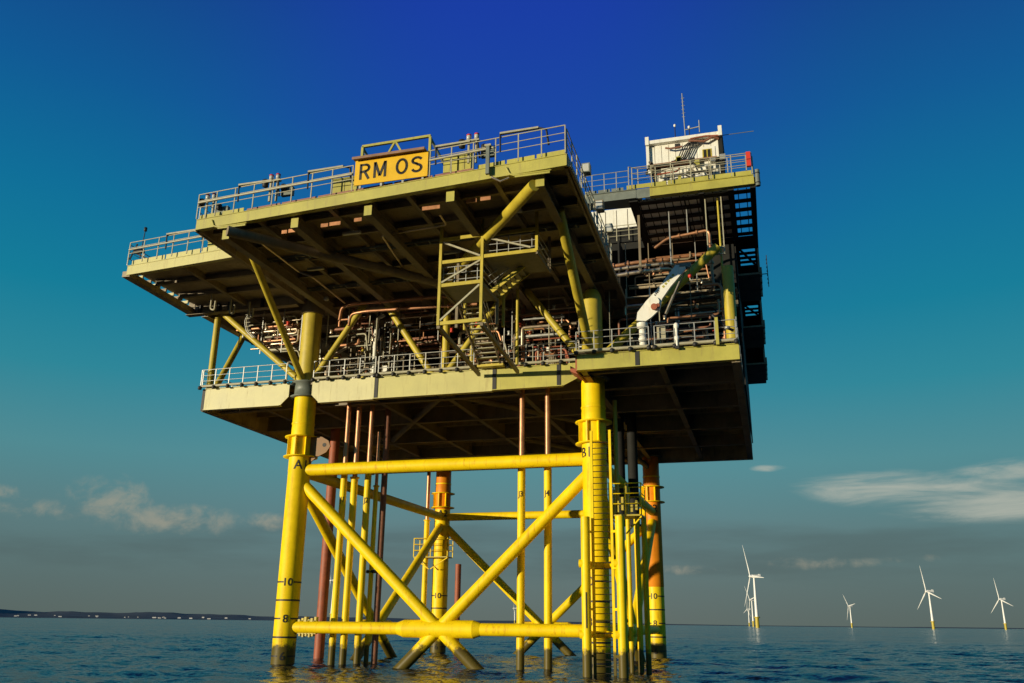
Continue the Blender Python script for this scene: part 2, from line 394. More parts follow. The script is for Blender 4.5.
# ================================================================== JACKET
W, D = 18.0, 24.44
jk = thing('steel_jacket', 'yellow four-legged tubular steel jacket standing in the sea under the platform', 'jacket', (0, 0, 0))
LEGS = {'A1': (0, 0), 'B1': (W, 0), 'B2': (W, D), 'A2': (0, D)}
LR = .66
for nm, (x, y) in LEGS.items():
    th = math.atan2(CAMP.y-y, CAMP.x-x)
    if y == 0:
        lg = MB().lathe([(LR, -4), (LR, 10.9), (LR+.012, 10.92), (LR+.012, 13.55), (LR, 13.6), (LR, 15.42)], (x, y, 0), 40).build('leg', YEL, jk)
    else:
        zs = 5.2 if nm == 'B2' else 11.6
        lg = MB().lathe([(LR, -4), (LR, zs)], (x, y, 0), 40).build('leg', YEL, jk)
        MB().lathe([(LR-.004, zs), (LR+.012, zs+.02), (LR+.012, 13.55), (LR, 13.6), (LR, 15.42)], (x, y, 0), 40).build('leg_upper_end', ORANGE, lg, 'orange upper end of the leg')  # rear legs are coloured orange from here up
    MB().lathe([(LR+.03, 0), (LR+.035, .03), (LR+.035, .07), (LR+.03, .10)], (x, y, 13.75), 40).build('weld_band', YEL, lg)
    c = MB()
    for zc_ in (11.75, 12.95):
        c.lathe([(LR, 0), (LR+.36, .0), (LR+.36, .05), (LR, .05)], (x, y, zc_), 40)
    for k in range(3):
        a = th+(k-1.6)*.75
        c.bar((x+(LR+.10)*math.cos(a), y+(LR+.10)*math.sin(a), 11.8), (x+(LR+.10)*math.cos(a), y+(LR+.10)*math.sin(a), 12.95), .06, .24, (math.cos(a), math.sin(a), 0))
    c.build('ring_stiffener', YEL, lg)
    # lifting trunnion plate towards the middle of the front
    sx = 1 if x == 0 else -1
    if nm == 'A1':
        pl = MB().prism([(x+sx*.6, 11.3), (x+sx*1.1, 11.7), (x+sx*1.75, 12.0), (x+sx*2.0, 12.35), (x+sx*1.85, 12.7), (x+sx*1.4, 12.95), (x+sx*.6, 13.0)], y-.12, y-.04)
        pe = pl.build('padeye', BRN2, lg)
        MB().tube((x+sx*1.6, y-.14, 12.45), (x+sx*1.6, y-.02, 12.45), .12, 14).build('pin_hole', BLACK, pe)
    for mval, zz_ in ((10, 4.5), (9, 3.5), (8, 2.5), (7, 1.5), (6, .5)):
        if mval % 2:
            arc_band((x, y), LR, zz_, .095, th-1.75, th+1.75, 30).build('depth_line', INK, lg)
        else:
            off = {'A1': -.10, 'B1': -.62}.get(nm, -.2)
            for t0, t1 in ((th-1.75, th+off-.44), (th+off+.44, th+1.75)):
                if t1 > t0 + .05: arc_band((x, y), LR, zz_, .085, t0, t1, 12).build('depth_line', INK, lg)
            text_leg(str(mval), (x, y), LR, zz_, th+off, .44, 1.0).build('depth_number', INK, lg)
    text_leg(nm, (x, y), LR+.012, 11.25, th+.02 if nm != 'B1' else th-.8, .55, 1.0).build('leg_number', INK, lg)
def brace(a, b, r, name='brace', n=20):
    return MB().tube(a, b, r, n, cap=True).build(name, YEL, jk)
zt, zb = 10.98, 2.05
C4 = [(0, 0), (W, 0), (W, D), (0, D)]
for i in range(4):
    a, b = C4[i], C4[(i+1) % 4]; mx_, my = (a[0]+b[0])/2, (a[1]+b[1])/2
    if i == 0: mx_ += .3
    rt = .36 if i == 0 else .33
    brace((*a, zt), (*b, zt), rt, 'top_brace')
    brace((*a, zb), (*b, zb), .33, 'bottom_brace')
    dx, dy = (b[0]-a[0])/18 , (b[1]-a[1])/18
    ux, uy = (1, 0) if a[1] == b[1] else (0, 1)
    # thick node can in the middle of the bottom brace
    nd = MB()
    prof = [(-2.4, .33), (-2.0, .47), (2.0, .47), (2.4, .33)]
    for (s0, r0), (s1, r1) in zip(prof[:-1], prof[1:]):
        nd.tube((mx_+ux*s0, my+uy*s0, zb), (mx_+ux*s1, my+uy*s1, zb), r0, 24, r1, cap=False)
    nd.build('node_can', YEL, jk)
    for p, q_ in ((a, b), (b, a)):
        # from the top of one leg through the node and on under water
        P0 = Vector((*p, zt-.5)); P1 = Vector((mx_, my, zb)); d = P1-P0
        brace(P0, P0+d*1.62, .33, 'diagonal_brace')
# anode clamp block at the left end of the bottom brace
ac = MB()
for k in range(6): ac.box(.8+k*.2, .93+k*.2, -.12+.04*(k % 2), .2, zb+.25, zb+.42+.07*(k % 3))
ac.box(.8, 1.95, -.08, .16, zb+.30, zb+.36)
ac.build('brace_clamp', YEL2, jk)
ac = MB()
for k in range(5): ac.box(.9+k*.2, 1.0+k*.2, -.1, .18, zb-.48-.05*(k % 2), zb-.3)
ac.box(.8, 1.95, -.08, .16, zb-.36, zb-.32).build('brace_clamp', YEL2, jk)

# J-tubes and risers, each hanging from the deck to the sea
def riser(x, y, r, ztop, label, txt=None, mt=YEL, up=None, name='cable_tube'):
    t_ = thing(name, label, 'tube', (x, y, 0), 'vertical cable tubes inside the jacket')
    MB().tube((x, y, -3), (x, y, ztop), r, 16).build('lower_tube', mt, t_)
    if up:
        MB().tube((x, y, ztop), (x, y, up), r*.72, 14).build('upper_tube', BRONZE, t_)
        MB().lathe([(r*.72, 0), (r*1.35, 0), (r*1.35, .08), (r*.72, .08)], (x, y, ztop), 16).build('flange', YEL, t_)
    if txt:
        th = math.atan2(CAMP.y-y, CAMP.x-x)-.35
        text_leg(txt, (x, y), r, 9.25, th, .42, .8).build('tube_number', INK, t_)
    return t_
riser(13.62, .95, .22, 11.2, 'slim yellow vertical tube marked J3, left of the pair right of centre', 'J3', up=15.9)
riser(15.15, .95, .22, 11.2, 'slim yellow vertical tube marked J4, right of the pair right of centre', 'J4', up=15.9)
riser(2.5, 1.0, .20, 11.2, 'yellow tube marked J1, nearest the left front leg of the bundle', 'J1', up=15.9)
riser(3.05, 1.3, .21, 10.6, 'yellow tube with flanged head between the J1 and J2 tubes', None, up=15.9)
riser(3.79, 1.6, .20, 11.2, 'yellow tube marked J2 in the bundle by the left front leg', 'J2', up=15.9)
t_ = riser(4.08, 2.2, .14, 10.2, 'thinnest yellow pipe with open coupling behind the J2 tube', None, up=13.6)
MB().tube((3.8, 2.2, 5.2), (4.45, 2.1, 5.2), .1, 10).build('valve', BLACK, t_)
riser(3.95, 3.6, .19, 15.9, 'dark brown caisson at the right edge of the left tube bundle', None, DUCT, name='caisson')
riser(-2.35, 8.6, .34, 15.9, 'red-brown caisson standing just right of the left front leg', None, RUST, name='caisson')
for x, y, lb in ((17.95, 9.0, 'dark pump caisson hanging left of the pair behind the ladder leg'), (18.75, 9.2, 'dark pump caisson hanging right of the pair behind the ladder leg')):
    t_ = thing('pump_caisson', lb, 'caisson', (x, y, 8.3), 'pump caissons behind the ladder leg')
    MB().tube((x, y, 8.3), (x, y, 15.9), .33, 20).build('casing', HALL, t_)
    MB().lathe([(.33, 0), (.42, 0), (.42, .1), (.33, .1)], (x, y, 8.3), 20).build('flange', HALL, t_)
for k, (x, y, r) in enumerate(((19.3, 2.8, .13), (19.75, 3.0, .16), (20.15, 3.1, .15), (19.05, 2.0, .10))):
    riser(x, y, r, 8.2, ['thin yellow pipe, first left of the three behind the right bumper tube', 'thin yellow pipe, middle of the three behind the right bumper tube', 'thin yellow pipe, rightmost of the three behind the right bumper tube', 'thinnest yellow pipe between the ladder and the right bumper tube'][k], name='riser_pipe')
riser(19.05, .9, .12, 14.4, 'slim yellow pipe rising right of the ladder leg with a side clamp', None, YEL2, name='riser_pipe')
riser(-1.05, 23.6, .22, 10.6, 'yellow pipe clamped left of the far left rear leg', None, YEL, up=15.9)
riser(1.9, 23.6, .24, 7.0, 'short dark tube right of the far left rear leg', None, RUST)

# boat landing on the right front leg
bl = thing('boat_landing', 'yellow boat landing with two bumper tubes and a ladder on the right front leg', 'boat landing', (W, -1.5, 0))
for x in (17.84, 19.62):
    b = MB().tube((x, -2.0, -3), (x, -2.0, 7.62), .235, 20).build('bumper_tube', YEL, bl)
    for zz_ in (1.9, 5.3):
        MB().tube((x, -1.95, zz_), (18.0+(x-18)*.35, -.3, zz_), .17, 14).tube((x-.34, -2.02, zz_), (x+.1, -2.0, zz_), .2, 14).build('stub', YEL, b)
tv = text_mesh('MOORING', 1, .01, .01)
for x in (18.12, 19.12):
    MB().bar((x, -1.45, -1), (x, -1.45, 12.2), .13, .16, (0, 1, 0)).build('ladder_stile', YEL, bl)
for k in range(38):
    z = .1+k*.31
    MB().tube((18.12, -1.45, z), (19.12, -1.45, z), .022, 8).build('rung', HALL, bl)
for zz_ in (.9, 3.1, 5.1, 6.9):
    MB().bar((17.84, -1.8, zz_), (18.12, -1.5, zz_), .12, .12).bar((19.12, -1.5, zz_), (19.62, -1.9, zz_), .12, .12).build('cross_tie', YEL, bl)
MB().bar((17.84+.04, -2.243, 2.2), (17.84+.04, -2.243, 3.9), .05, .012, (0, 1, 0)).build('tide_board', INK, bl)

def cage_platform(loc, w, d, label, hd=1.1):
    x, y, z = loc
    t_ = thing('access_platform', label, 'platform', loc)
    MB().box(x, x+w, y, y+d, z-.08, z).build('floor_grating', YEL2, t_)
    for px_ in (x, x+w*.5, x+w):
        for py in (y, y+d):
            MB().bar((px_, py, z), (px_, py, z+hd), .06, .06).build('post', YEL, t_)
    for hz in (.38, .74, 1.1):
        hz = hz*hd/1.1
        MB().path([(x, y, z+hz), (x+w, y, z+hz), (x+w, y+d, z+hz), (x, y+d, z+hz), (x, y, z+hz)], .03, 6).build('rail', YEL, t_)
    MB().bar((x, y+.1, z-.08), (x+w*.45, y+.1, z-1.0), .07, .07).bar((x+w, y+.1, z-.08), (x+w*.5, y+.1, z-1.0), .07, .07).build('bracket', YEL, t_)
    return t_
ap = cage_platform((18.75, .1, 7.95), 1.7, 1.5, 'small caged yellow platform beside the ladder on the right front leg', 1.65)
eqp = MB()
for k in range(6): eqp.box(18.85+k*.25, 18.97+k*.25, .3, .6, 8.0+.1*(k % 3), 8.5+.2*(k % 4))
eqp.tube((19.0, .25, 8.0), (19.0, .25, 9.3), .08).tube((19.6, .5, 8.0), (19.6, .5, 9.5), .1)
eqp.build('hose_rack', YEL2, ap)
cage_platform((-1.9, 23.0, 7.6), 3.0, 1.3, 'small caged yellow platform on the far left rear leg', 1.5)

# ================================================================== DECKS
def deck_railing(label, pts, z, step, mt=GALV, h=1.1, socket=None, toe=None, low=0.0, group='guard rails along the deck edges', thick=.026, rails=(1.0, .66, .33)):
    """one guard rail run: posts, rails; low = how far the posts run below the deck level"""
    t_ = thing('guard_rail', label, 'guard rail', (*pts[0], z), group)
    pm = None
    for (a, b) in zip(pts[:-1], pts[1:]):
        A, B = Vector((*a, 0)), Vector((*b, 0)); Ln = (B-A).length; k = max(1, round(Ln/step))
        for i in range(k+1):
            if i == 0 and a != pts[0]: continue
            P = A.lerp(B, i/k)
            if pm is None:
                q_ = MB().bar((0, 0, -low), (0, 0, h), .05, .045, (0, 1, 0)); pm = q_.mesh('post', mt)
                sm_ = MB().lathe([(.04, -.16), (.11, -.14), (.13, -.05), (.11, .05), (.05, .08)], (0, -.06, -low), 12).mesh('socket', socket) if socket else None
            o = bpy.data.objects.new('post', pm); COL.objects.link(o); o.parent = t_; o.location = (P.x-pts[0][0], P.y-pts[0][1], 0)
            if sm_:
                s_ = bpy.data.objects.new('socket', sm_); COL.objects.link(s_); s_.parent = o
    for f in rails:
        MB().path([(p[0], p[1], z+h*f) for p in pts], thick if f == 1.0 else thick*.75, 8).build('rail', mt, t_)
    if toe:
        MB().path([(p[0], p[1]-.0, z+.02) for p in pts], .085, 10).build('kick_pipe', toe, t_)
    return t_
# ---- main (lower) deck
UL, UR = -7.0, 26.1
VR = 24.75
md = thing('main_deck', 'lower platform deck with pale yellow edge girders and dark ribbed underside', 'deck', (0, 0, 15.5))
ld = [(UL, -.45), (17.7, -.45), (17.7, -2.8), (UR, -2.8), (UR, VR), (UL, VR)]
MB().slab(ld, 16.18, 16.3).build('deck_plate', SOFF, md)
def girder_y(x0, x1, y, z0, z1, mt, name='edge_girder', parent=None, seam=(), fw=.36):
    g = MB().box(x0, x1, y, y+.04, z0+.04, z1-.04).box(x0, x1, y-.09, y+fw-.09, z0, z0+.038).box(x0, x1, y-.07, y+fw-.09, z1-.038, z1)
    g = g.build(name, mt, parent)
    for s_ in seam:
        MB().box(s_-.11, s_+.11, y-.035, y+.02, z0+.042, z1-.042).build('seam_recess', BLACK, g)
    return g
# left run in three panels, notched round the leg sleeve
girder_y(-6.75, -1.35, -.7, 14.9, 16.3, CREAM, parent=md, seam=())
MB().box(-6.98, -6.78, -.68, -.5, 14.9, 16.3).build('end_post', BLACK, md)
MB().prism([(-1.35, 14.9), (-.78, 15.45), (-.78, 16.3), (-1.35, 16.3)], -.70, -.66).build('girder_end', CREAM, md)
MB().prism([(.78, 15.45), (1.3, 14.95), (4.9, 14.95), (4.9, 16.3), (.78, 16.3)], -.70, -.66).build('edge_girder', CREAM, md)
MB().box(1.3, 4.9, -.8, -.4, 14.91, 14.948).build('flange', CREAM, md)
g2 = girder_y(4.9, 12.3, -.7, 14.95, 16.3, GOLD, parent=md, seam=(5.05,))
g3 = girder_y(12.3, 16.4, -.7, 15.0, 16.3, OLIVE, parent=md, seam=(12.42, 16.2))
MB().prism([(16.4, 15.0), (17.25, 15.4), (17.25, 16.3), (16.4, 16.3)], -.70, -.66).build('girder_end', OLIVE, md)
g4 = girder_y(17.75, UR, -3.1, 15.12, 15.98, OLIVE, parent=md, seam=(20.95,))
MB().bar((17.7, -3.05, 15.55), (17.7, -.5, 15.55), .1, .86).build('step_girder', RUST, md)
MB().prism([(17.1, 15.5), (17.1, 15.8), (18.2, 15.12), (17.9, 15.12)], -1.8, -.3).build('leg_bracket', RUST, md)
for x_, y_ in ((0, 0), (W, 0), (W, D), (0, D)):
    MB().lathe([(.72, 15.42), (.95, 15.44), (.95, 15.5), (.72, 15.52), (.70, 16.32), (.92, 16.34), (.92, 16.40), (.7, 16.42)], (x_, y_, 0), 32).build('leg_sleeve', GREY, md)
# side + rear girders
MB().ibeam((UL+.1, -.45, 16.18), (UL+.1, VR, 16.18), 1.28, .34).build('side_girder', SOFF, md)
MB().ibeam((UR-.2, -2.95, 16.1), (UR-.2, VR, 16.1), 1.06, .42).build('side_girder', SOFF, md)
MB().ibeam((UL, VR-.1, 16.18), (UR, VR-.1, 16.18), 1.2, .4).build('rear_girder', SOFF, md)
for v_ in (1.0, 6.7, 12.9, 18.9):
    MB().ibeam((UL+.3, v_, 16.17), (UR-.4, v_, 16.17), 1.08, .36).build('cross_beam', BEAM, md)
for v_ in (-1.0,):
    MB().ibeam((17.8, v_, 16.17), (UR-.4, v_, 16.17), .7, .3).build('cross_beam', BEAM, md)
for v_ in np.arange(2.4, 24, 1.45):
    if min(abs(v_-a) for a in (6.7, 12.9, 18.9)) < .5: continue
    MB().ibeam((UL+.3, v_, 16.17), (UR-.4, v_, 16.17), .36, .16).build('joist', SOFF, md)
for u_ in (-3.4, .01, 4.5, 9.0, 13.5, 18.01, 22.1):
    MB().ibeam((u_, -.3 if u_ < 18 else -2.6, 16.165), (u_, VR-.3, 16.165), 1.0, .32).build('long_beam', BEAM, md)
# under-deck diagonal tubes
for a, b in (((9, .4, 15.35), (0.6, 12, 15.2)), ((9, .4, 15.35), (17.4, 12, 15.2)), ((17.6, 24, 14.9), (9, 13, 15.4)), ((W, D, 14.4), (16.6, 20.8, 15.5))):
    MB().tube(a, b, .2, 12).build('under_brace', BEAM, md)

# ---- upper deck : central block over-hanging to the front, left wing
VF0, VF1 = -12.0, -13.5
def vf(u): return VF0+(u+.2)*(VF1-VF0)/19.8
ZU = 21.95
ud = thing('upper_deck', 'upper platform deck with broad front overhang, left wing and pale edge girders', 'deck', (9, -6, 21.4))
MB().slab([(-.2, vf(-.2)+.3), (19.5, vf(19.5)+.3), (19.3, 1.0), (19.0, VR), (-7.2, VR), (-7.6, -1.1), (-.3, -1.1)], 21.86, 21.95).build('deck_plate', SOFF, ud)
MB().slab([(-7.9, -7.5), (-.21, -8.2), (-.21, -1.11), (-7.9, -1.11)], 21.86, 21.95).build('wing_plate', SOFF, ud)
MB().slab([(19.02, 4.5), (UR, 4.5), (UR, VR), (19.02, VR)], 21.86, 21.95).build('rear_plate', SOFF, ud)
def slant_girder(a, b, z0, z1, mt, name, parent, t=.05, fl=.3):
    g = MB().bar((a[0], a[1], (z0+z1)/2), (b[0], b[1], (z0+z1)/2), t, z1-z0-.06)
    g.bar((a[0], a[1]+fl*.3, z0+.015), (b[0], b[1]+fl*.3, z0+.015), fl, .03)
    g.bar((a[0], a[1]+fl*.3, z1-.015), (b[0], b[1]+fl*.3, z1-.015), fl, .03)
    return g.build(name, mt, parent)
slant_girder((-.2, vf(-.2)), (9.4, vf(9.4)), 21.36, 21.95, OLIVE, 'edge_girder', ud)
slant_girder((9.4, vf(9.4)), (19.6, vf(19.6)), 21.36, 21.95, OLIVE, 'edge_girder', ud)
slant_girder((-7.95, -7.68), (-.15, -8.42), 21.40, 22.0, GOLD, 'wing_girder', ud)
MB().bar((-.2, vf(-.2), 21.66), (-.2, -1.0, 21.66), .06, .6).bar((-.2, vf(-.2)+.1, 21.375), (-.2, -1.0, 21.375), .3, .03).build('side_girder', SOFF, ud)
MB().bar((19.6, vf(19.6)+.03, 21.66), (19.3, 4.4, 21.66), .06, .6).bar((19.6, vf(19.6)+.1, 21.375), (19.3, 4.4, 21.375), .3, .03).build('side_girder', SOFF, ud)
# wing edge : an outer girder with open slots beside it
MB().bar((-8.0, -7.68, 21.5), (-8.3, -1.0, 21.5), .5, .34).build('wing_side_girder', SOFF, ud)
for k in range(9): MB().bar((-8.3, -7.2+k*.72, 21.75), (-7.8, -7.2+k*.72, 21.75), .08 if k % 3 else .3, .2).build('slot_bracket', CREAM if k % 2 else SOFF, ud)
MB().ibeam((-8.55, -1.1, 22.2), (-.5, -1.1, 22.2), .98, .45).build('wing_back_girder', BEAM, ud)
for u_ in (-7.6, -6.2, -5.4, -3): MB().box(u_-.08, u_+.08, -1.26, -1.12, 21.3, 22.1).build('web_stiffener', BLACK, ud)
MB().ibeam((-7.3, -1.0, 21.86), (-7.3, VR, 21.86), .75, .5).build('side_girder', SOFF, ud)
# strips (toe boards) set above the girders
def strip(a, b, z0, z1, mt, parent, n=8, gap=.05):
    A, B = Vector((*a, 0)), Vector((*b, 0))
    for i in range(n):
        P, Q = A.lerp(B, i/n), A.lerp(B, (i+1)/n); d = (Q-P).normalized()
        MB().bar((P.x+d.x*gap, P.y+d.y*gap, (z0+z1)/2), (Q.x-d.x*gap, Q.y-d.y*gap, (z0+z1)/2), .03, z1-z0).build('toe_board', mt, parent)
strip((-.2, vf(-.2)+.14), (2.6, vf(2.6)+.14), 22.04, 22.26, OLIVE, ud, 2)
strip((2.7, vf(2.7)+.14), (15.2, vf(15.2)+.14), 22.02, 22.16, DUCT, ud, 6)
strip((15.3, vf(15.3)+.14), (19.55, vf(19.6)+.14), 22.04, 22.26, OLIVE, ud, 3)
strip((-7.9, -7.5), (-.3, -8.25), 22.12, 22.40, GOLD, ud, 3)
MB().bar((-.2, vf(-.2)+.2, 22.0), (19.55, vf(19.6)+.2, 22.0), .1, .1).bar((-7.9, -7.4, 22.06), (-.3, -8.15, 22.06), .1, .1).build('edge_shadow_gap', BLACK, ud)
# main beams under the overhang with pale painted ends
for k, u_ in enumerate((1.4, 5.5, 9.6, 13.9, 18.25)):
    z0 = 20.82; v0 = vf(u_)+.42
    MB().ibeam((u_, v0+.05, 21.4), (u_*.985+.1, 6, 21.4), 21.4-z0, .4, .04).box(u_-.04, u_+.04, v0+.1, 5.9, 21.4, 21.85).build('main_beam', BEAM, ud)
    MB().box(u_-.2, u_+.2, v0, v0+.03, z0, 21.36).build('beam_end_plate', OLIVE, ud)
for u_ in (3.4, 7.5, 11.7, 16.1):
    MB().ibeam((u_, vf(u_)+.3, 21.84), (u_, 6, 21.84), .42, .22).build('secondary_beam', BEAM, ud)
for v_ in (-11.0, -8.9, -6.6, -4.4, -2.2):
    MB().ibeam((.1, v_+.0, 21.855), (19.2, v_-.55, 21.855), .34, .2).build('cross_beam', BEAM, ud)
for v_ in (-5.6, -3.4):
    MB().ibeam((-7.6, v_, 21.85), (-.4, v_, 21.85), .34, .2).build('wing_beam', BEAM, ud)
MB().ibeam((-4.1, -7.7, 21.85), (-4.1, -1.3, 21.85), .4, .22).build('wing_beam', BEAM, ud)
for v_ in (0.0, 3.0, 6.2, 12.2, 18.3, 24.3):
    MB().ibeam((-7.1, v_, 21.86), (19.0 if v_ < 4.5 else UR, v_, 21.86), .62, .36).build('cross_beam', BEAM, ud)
for u_ in (-5, -2.6): MB().ibeam((u_, 0, 21.84), (u_, VR, 21.84), .4, .22).build('long_beam', BEAM, ud)
for a_, b_ in ((4.2, 4.5), (4.6, 5.1), (6.5, 6.9), (7.0, 7.6), (8.4, 8.8), (12.1, 13.0), (14.4, 14.9), (15.1, 15.6)):
    MB().box(a_, b_, vf(a_)+1.3, vf(a_)+1.34, 21.08, 21.30).build('sunlit_web_patch', BRONZE, ud)  # added bronze plates imitate joist webs catching the sun
for y_, z_ in ((-7.7, 21.25), (-3.3, 21.2)):
    MB().box(.6, 18.9, y_-.18, y_-.16, z_, z_+.1).box(.6, 18.9, y_+.16, y_+.18, z_, z_+.1).build('cable_tray', GREY, ud)
    for k in range(24): MB().box(.8+k*.78, .86+k*.78, y_-.16, y_+.16, z_, z_+.02).build('tray_rung', GREY, ud)
for x_, y_ in ((3.4, -6.0), (7.5, -9.8), (11.7, -6.2), (16.1, -10.0), (16.1, -5.5)):
    MB().box(x_-.5, x_+.5, y_-.08, y_+.08, 21.22, 21.36).build('underdeck_lamp', GALV, ud)
MB().path([(2.3, -11.0, 21.3), (2.3, -6.0, 21.25), (3.0, -5.6, 21.0), (3.0, -1.5, 20.9)], .05, 8, .2).build('drain_pipe', PIPE, ud)
MB().path([(12.6, -10.6, 21.3), (12.6, -9.6, 21.2), (9.0, -9.4, 21.15), (8.4, -5.0, 21.1)], .05, 8, .2).build('drain_pipe', PIPE, ud)
# horizontal wind braces under the overhang
MB().tube((1.9, -12.3, 20.95), (10.1, -3.3, 20.75), .27, 14).build('wind_brace', BEAM, ud)
MB().tube((18.0, -13.0, 20.9), (10.1, -3.3, 20.75), .27, 14).build('wind_brace', YEL2, ud)
# lifting brackets under the two front corners
for x0 in (.9, 16.9):
    y0 = vf(x0)-.06
    MB().path([(x0-.1, y0, 21.75), (x0+.05, y0, 21.42), (x0+.25, y0, 21.32), (x0+1.9, y0, 21.32), (x0+2.1, y0, 21.45), (x0+2.2, y0, 21.8)], .05, 8).box(x0+.3, x0+1.9, y0-.02, y0+.05, 21.2, 21.42).build('fender_bracket', OLIVE, ud)

# ---- roof deck at right
rd = thing('roof_deck', 'high right-hand roof deck with slatted see-through underside and yellow front girder', 'deck', (24, 0, 26))
girder_y(21.7, 27.55, -.72, 26.02, 26.62, OLIVE, parent=rd)
girder_y(17.6, 20.9, -.72, 26.02, 26.62, GREY, parent=rd, name='walkway_girder')
MB().box(20.9, 21.7, -.70, -.62, 26.02, 26.62).build('corner_plate', GREY, rd)
MB().slab([(17.6, -.62), (21.2, -.62), (21.2, .55), (17.6, .2)], 26.06, 26.14).build('walkway_plate', GREY, rd)
strip((20.3, -.6), (27.5, -.6), 26.72, 26.98, OLIVE, rd, 3)
strip((17.8, -.6), (20.2, -.6), 26.72, 26.9, GREY, rd, 3)
MB().box(20.6, 27.5, -.5, -.42, 26.6, 26.7).build('edge_shadow_gap', BLACK, rd)
for k in range(6):
    v_ = -.05+k*1.16
    MB().box(20.6, 27.3, v_-.24, v_+.24, 25.97, 26.0).build('slat_beam', HALL, rd)
for u_, w_ in ((20.7, .5), (23.6, .08), (24.6, .30), (26.25, .34), (27.45, .3)):
    MB().box(u_-w_/2, u_+w_/2, -.6, 6.3, 25.88, 25.965).build('long_beam', HALL, rd)
MB().slab([(20.9, -.35), (26.15, -.35), (26.15, 6.2), (20.9, 6.2)], 26.03, 26.09).build('slit_bright_plate', WHITE, rd)  # added white plate, stands in for sunlit equipment above the slits
for k in range(14):
    u_ = 21.0+k*.47
    MB().box(u_-.025, u_+.025, -.4, 6.0, 26.005, 26.025).build('grating_bar', HALL, rd)
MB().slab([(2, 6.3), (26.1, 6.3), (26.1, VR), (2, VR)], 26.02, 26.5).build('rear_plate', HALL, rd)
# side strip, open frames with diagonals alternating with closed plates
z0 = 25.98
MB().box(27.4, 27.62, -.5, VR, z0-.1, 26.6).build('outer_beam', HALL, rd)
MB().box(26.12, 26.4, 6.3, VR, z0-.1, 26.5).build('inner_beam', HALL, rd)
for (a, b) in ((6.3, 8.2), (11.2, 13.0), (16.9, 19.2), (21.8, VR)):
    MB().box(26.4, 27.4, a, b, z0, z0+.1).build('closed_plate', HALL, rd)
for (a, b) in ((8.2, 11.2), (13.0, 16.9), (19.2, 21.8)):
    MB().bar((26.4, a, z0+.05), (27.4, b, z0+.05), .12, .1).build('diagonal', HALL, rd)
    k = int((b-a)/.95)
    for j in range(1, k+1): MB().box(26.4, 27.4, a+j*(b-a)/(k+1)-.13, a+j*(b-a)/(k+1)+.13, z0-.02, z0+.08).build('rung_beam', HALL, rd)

# side stair tower hanging on the right side, seen from below as a dark stack
st = thing('side_gallery', 'dark side gallery of landings and frames hanging down the right edge', 'gallery', (27, 12, 22))
for (z_, a, b) in ((24.2, 8, 13), (22.6, 14, 19), (21.3, 19, VR)):
    MB().box(26.15, 27.6, a, b, z_-.12, z_).build('landing', SOFF, st)
    for v_ in (a, b):
        MB().bar((27.55, v_, z_), (27.55, v_, 26), .12, .12).build('hanger', SOFF, st)
    for j in range(4):
        MB().box(27.58, 27.72, a+.4+j*(b-a)/4, a+.75+j*(b-a)/4, z_-.05, z_+.5).build('bracket', SOFF, st)
MB().box(26.12, 26.2, 6.3, VR, 16.3, 25.9).build('side_cladding', HALL, st)
MB().box(27.5, 27.58, 21, VR, 21.3, 25.95).build('end_cladding', HALL, st)
MB().box(26.2, 27.5, VR-.1, VR, 21.3, 25.95).build('end_cladding', HALL, st)
for k in range(7): MB().box(27.9, 27.96, 3.4, 3.5, 21.6+k*.25, 21.66+k*.25).build('rung', BLACK, st)
MB().box(27.93, 27.97, 3.4, 3.5, 21.4, 23.4).box(27.6, 27.93, 3.43, 3.47, 22.2, 22.24).build('outer_rail', BLACK, st)

# ---- columns and truss braces between the decks
fr = thing('support_frame', 'yellow tubular columns and W-shaped braces between the two decks', 'frame', (9, 0, 16.3))
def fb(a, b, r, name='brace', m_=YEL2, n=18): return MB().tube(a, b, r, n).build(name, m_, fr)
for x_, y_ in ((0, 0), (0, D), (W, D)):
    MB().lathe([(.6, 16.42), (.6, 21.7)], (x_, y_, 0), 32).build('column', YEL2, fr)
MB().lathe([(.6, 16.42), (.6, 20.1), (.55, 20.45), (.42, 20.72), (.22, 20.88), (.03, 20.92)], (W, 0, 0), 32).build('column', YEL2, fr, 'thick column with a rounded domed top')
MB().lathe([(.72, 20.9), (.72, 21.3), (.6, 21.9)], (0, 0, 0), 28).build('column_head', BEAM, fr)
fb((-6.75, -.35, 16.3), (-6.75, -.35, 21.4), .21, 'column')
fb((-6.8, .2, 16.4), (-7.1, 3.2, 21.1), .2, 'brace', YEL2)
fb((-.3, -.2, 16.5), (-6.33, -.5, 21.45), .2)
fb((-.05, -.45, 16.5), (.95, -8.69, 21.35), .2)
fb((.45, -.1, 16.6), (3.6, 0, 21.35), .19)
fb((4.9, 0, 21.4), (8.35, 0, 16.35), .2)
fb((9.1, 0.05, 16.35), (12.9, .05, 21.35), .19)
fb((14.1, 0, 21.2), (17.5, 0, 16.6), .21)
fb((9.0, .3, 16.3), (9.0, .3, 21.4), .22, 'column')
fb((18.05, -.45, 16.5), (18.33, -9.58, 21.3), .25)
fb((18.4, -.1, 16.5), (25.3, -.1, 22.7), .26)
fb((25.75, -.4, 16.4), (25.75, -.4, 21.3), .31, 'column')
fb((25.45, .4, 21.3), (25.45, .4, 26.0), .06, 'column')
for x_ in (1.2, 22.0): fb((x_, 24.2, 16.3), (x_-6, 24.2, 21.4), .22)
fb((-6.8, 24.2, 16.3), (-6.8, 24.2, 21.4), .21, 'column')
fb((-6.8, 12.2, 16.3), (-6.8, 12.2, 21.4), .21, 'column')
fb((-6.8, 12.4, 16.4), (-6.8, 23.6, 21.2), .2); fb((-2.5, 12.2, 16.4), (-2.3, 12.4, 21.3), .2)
MB().box(4.0, 5.0, -.25, .25, 20.95, 21.42).build('gusset', BEAM, fr)

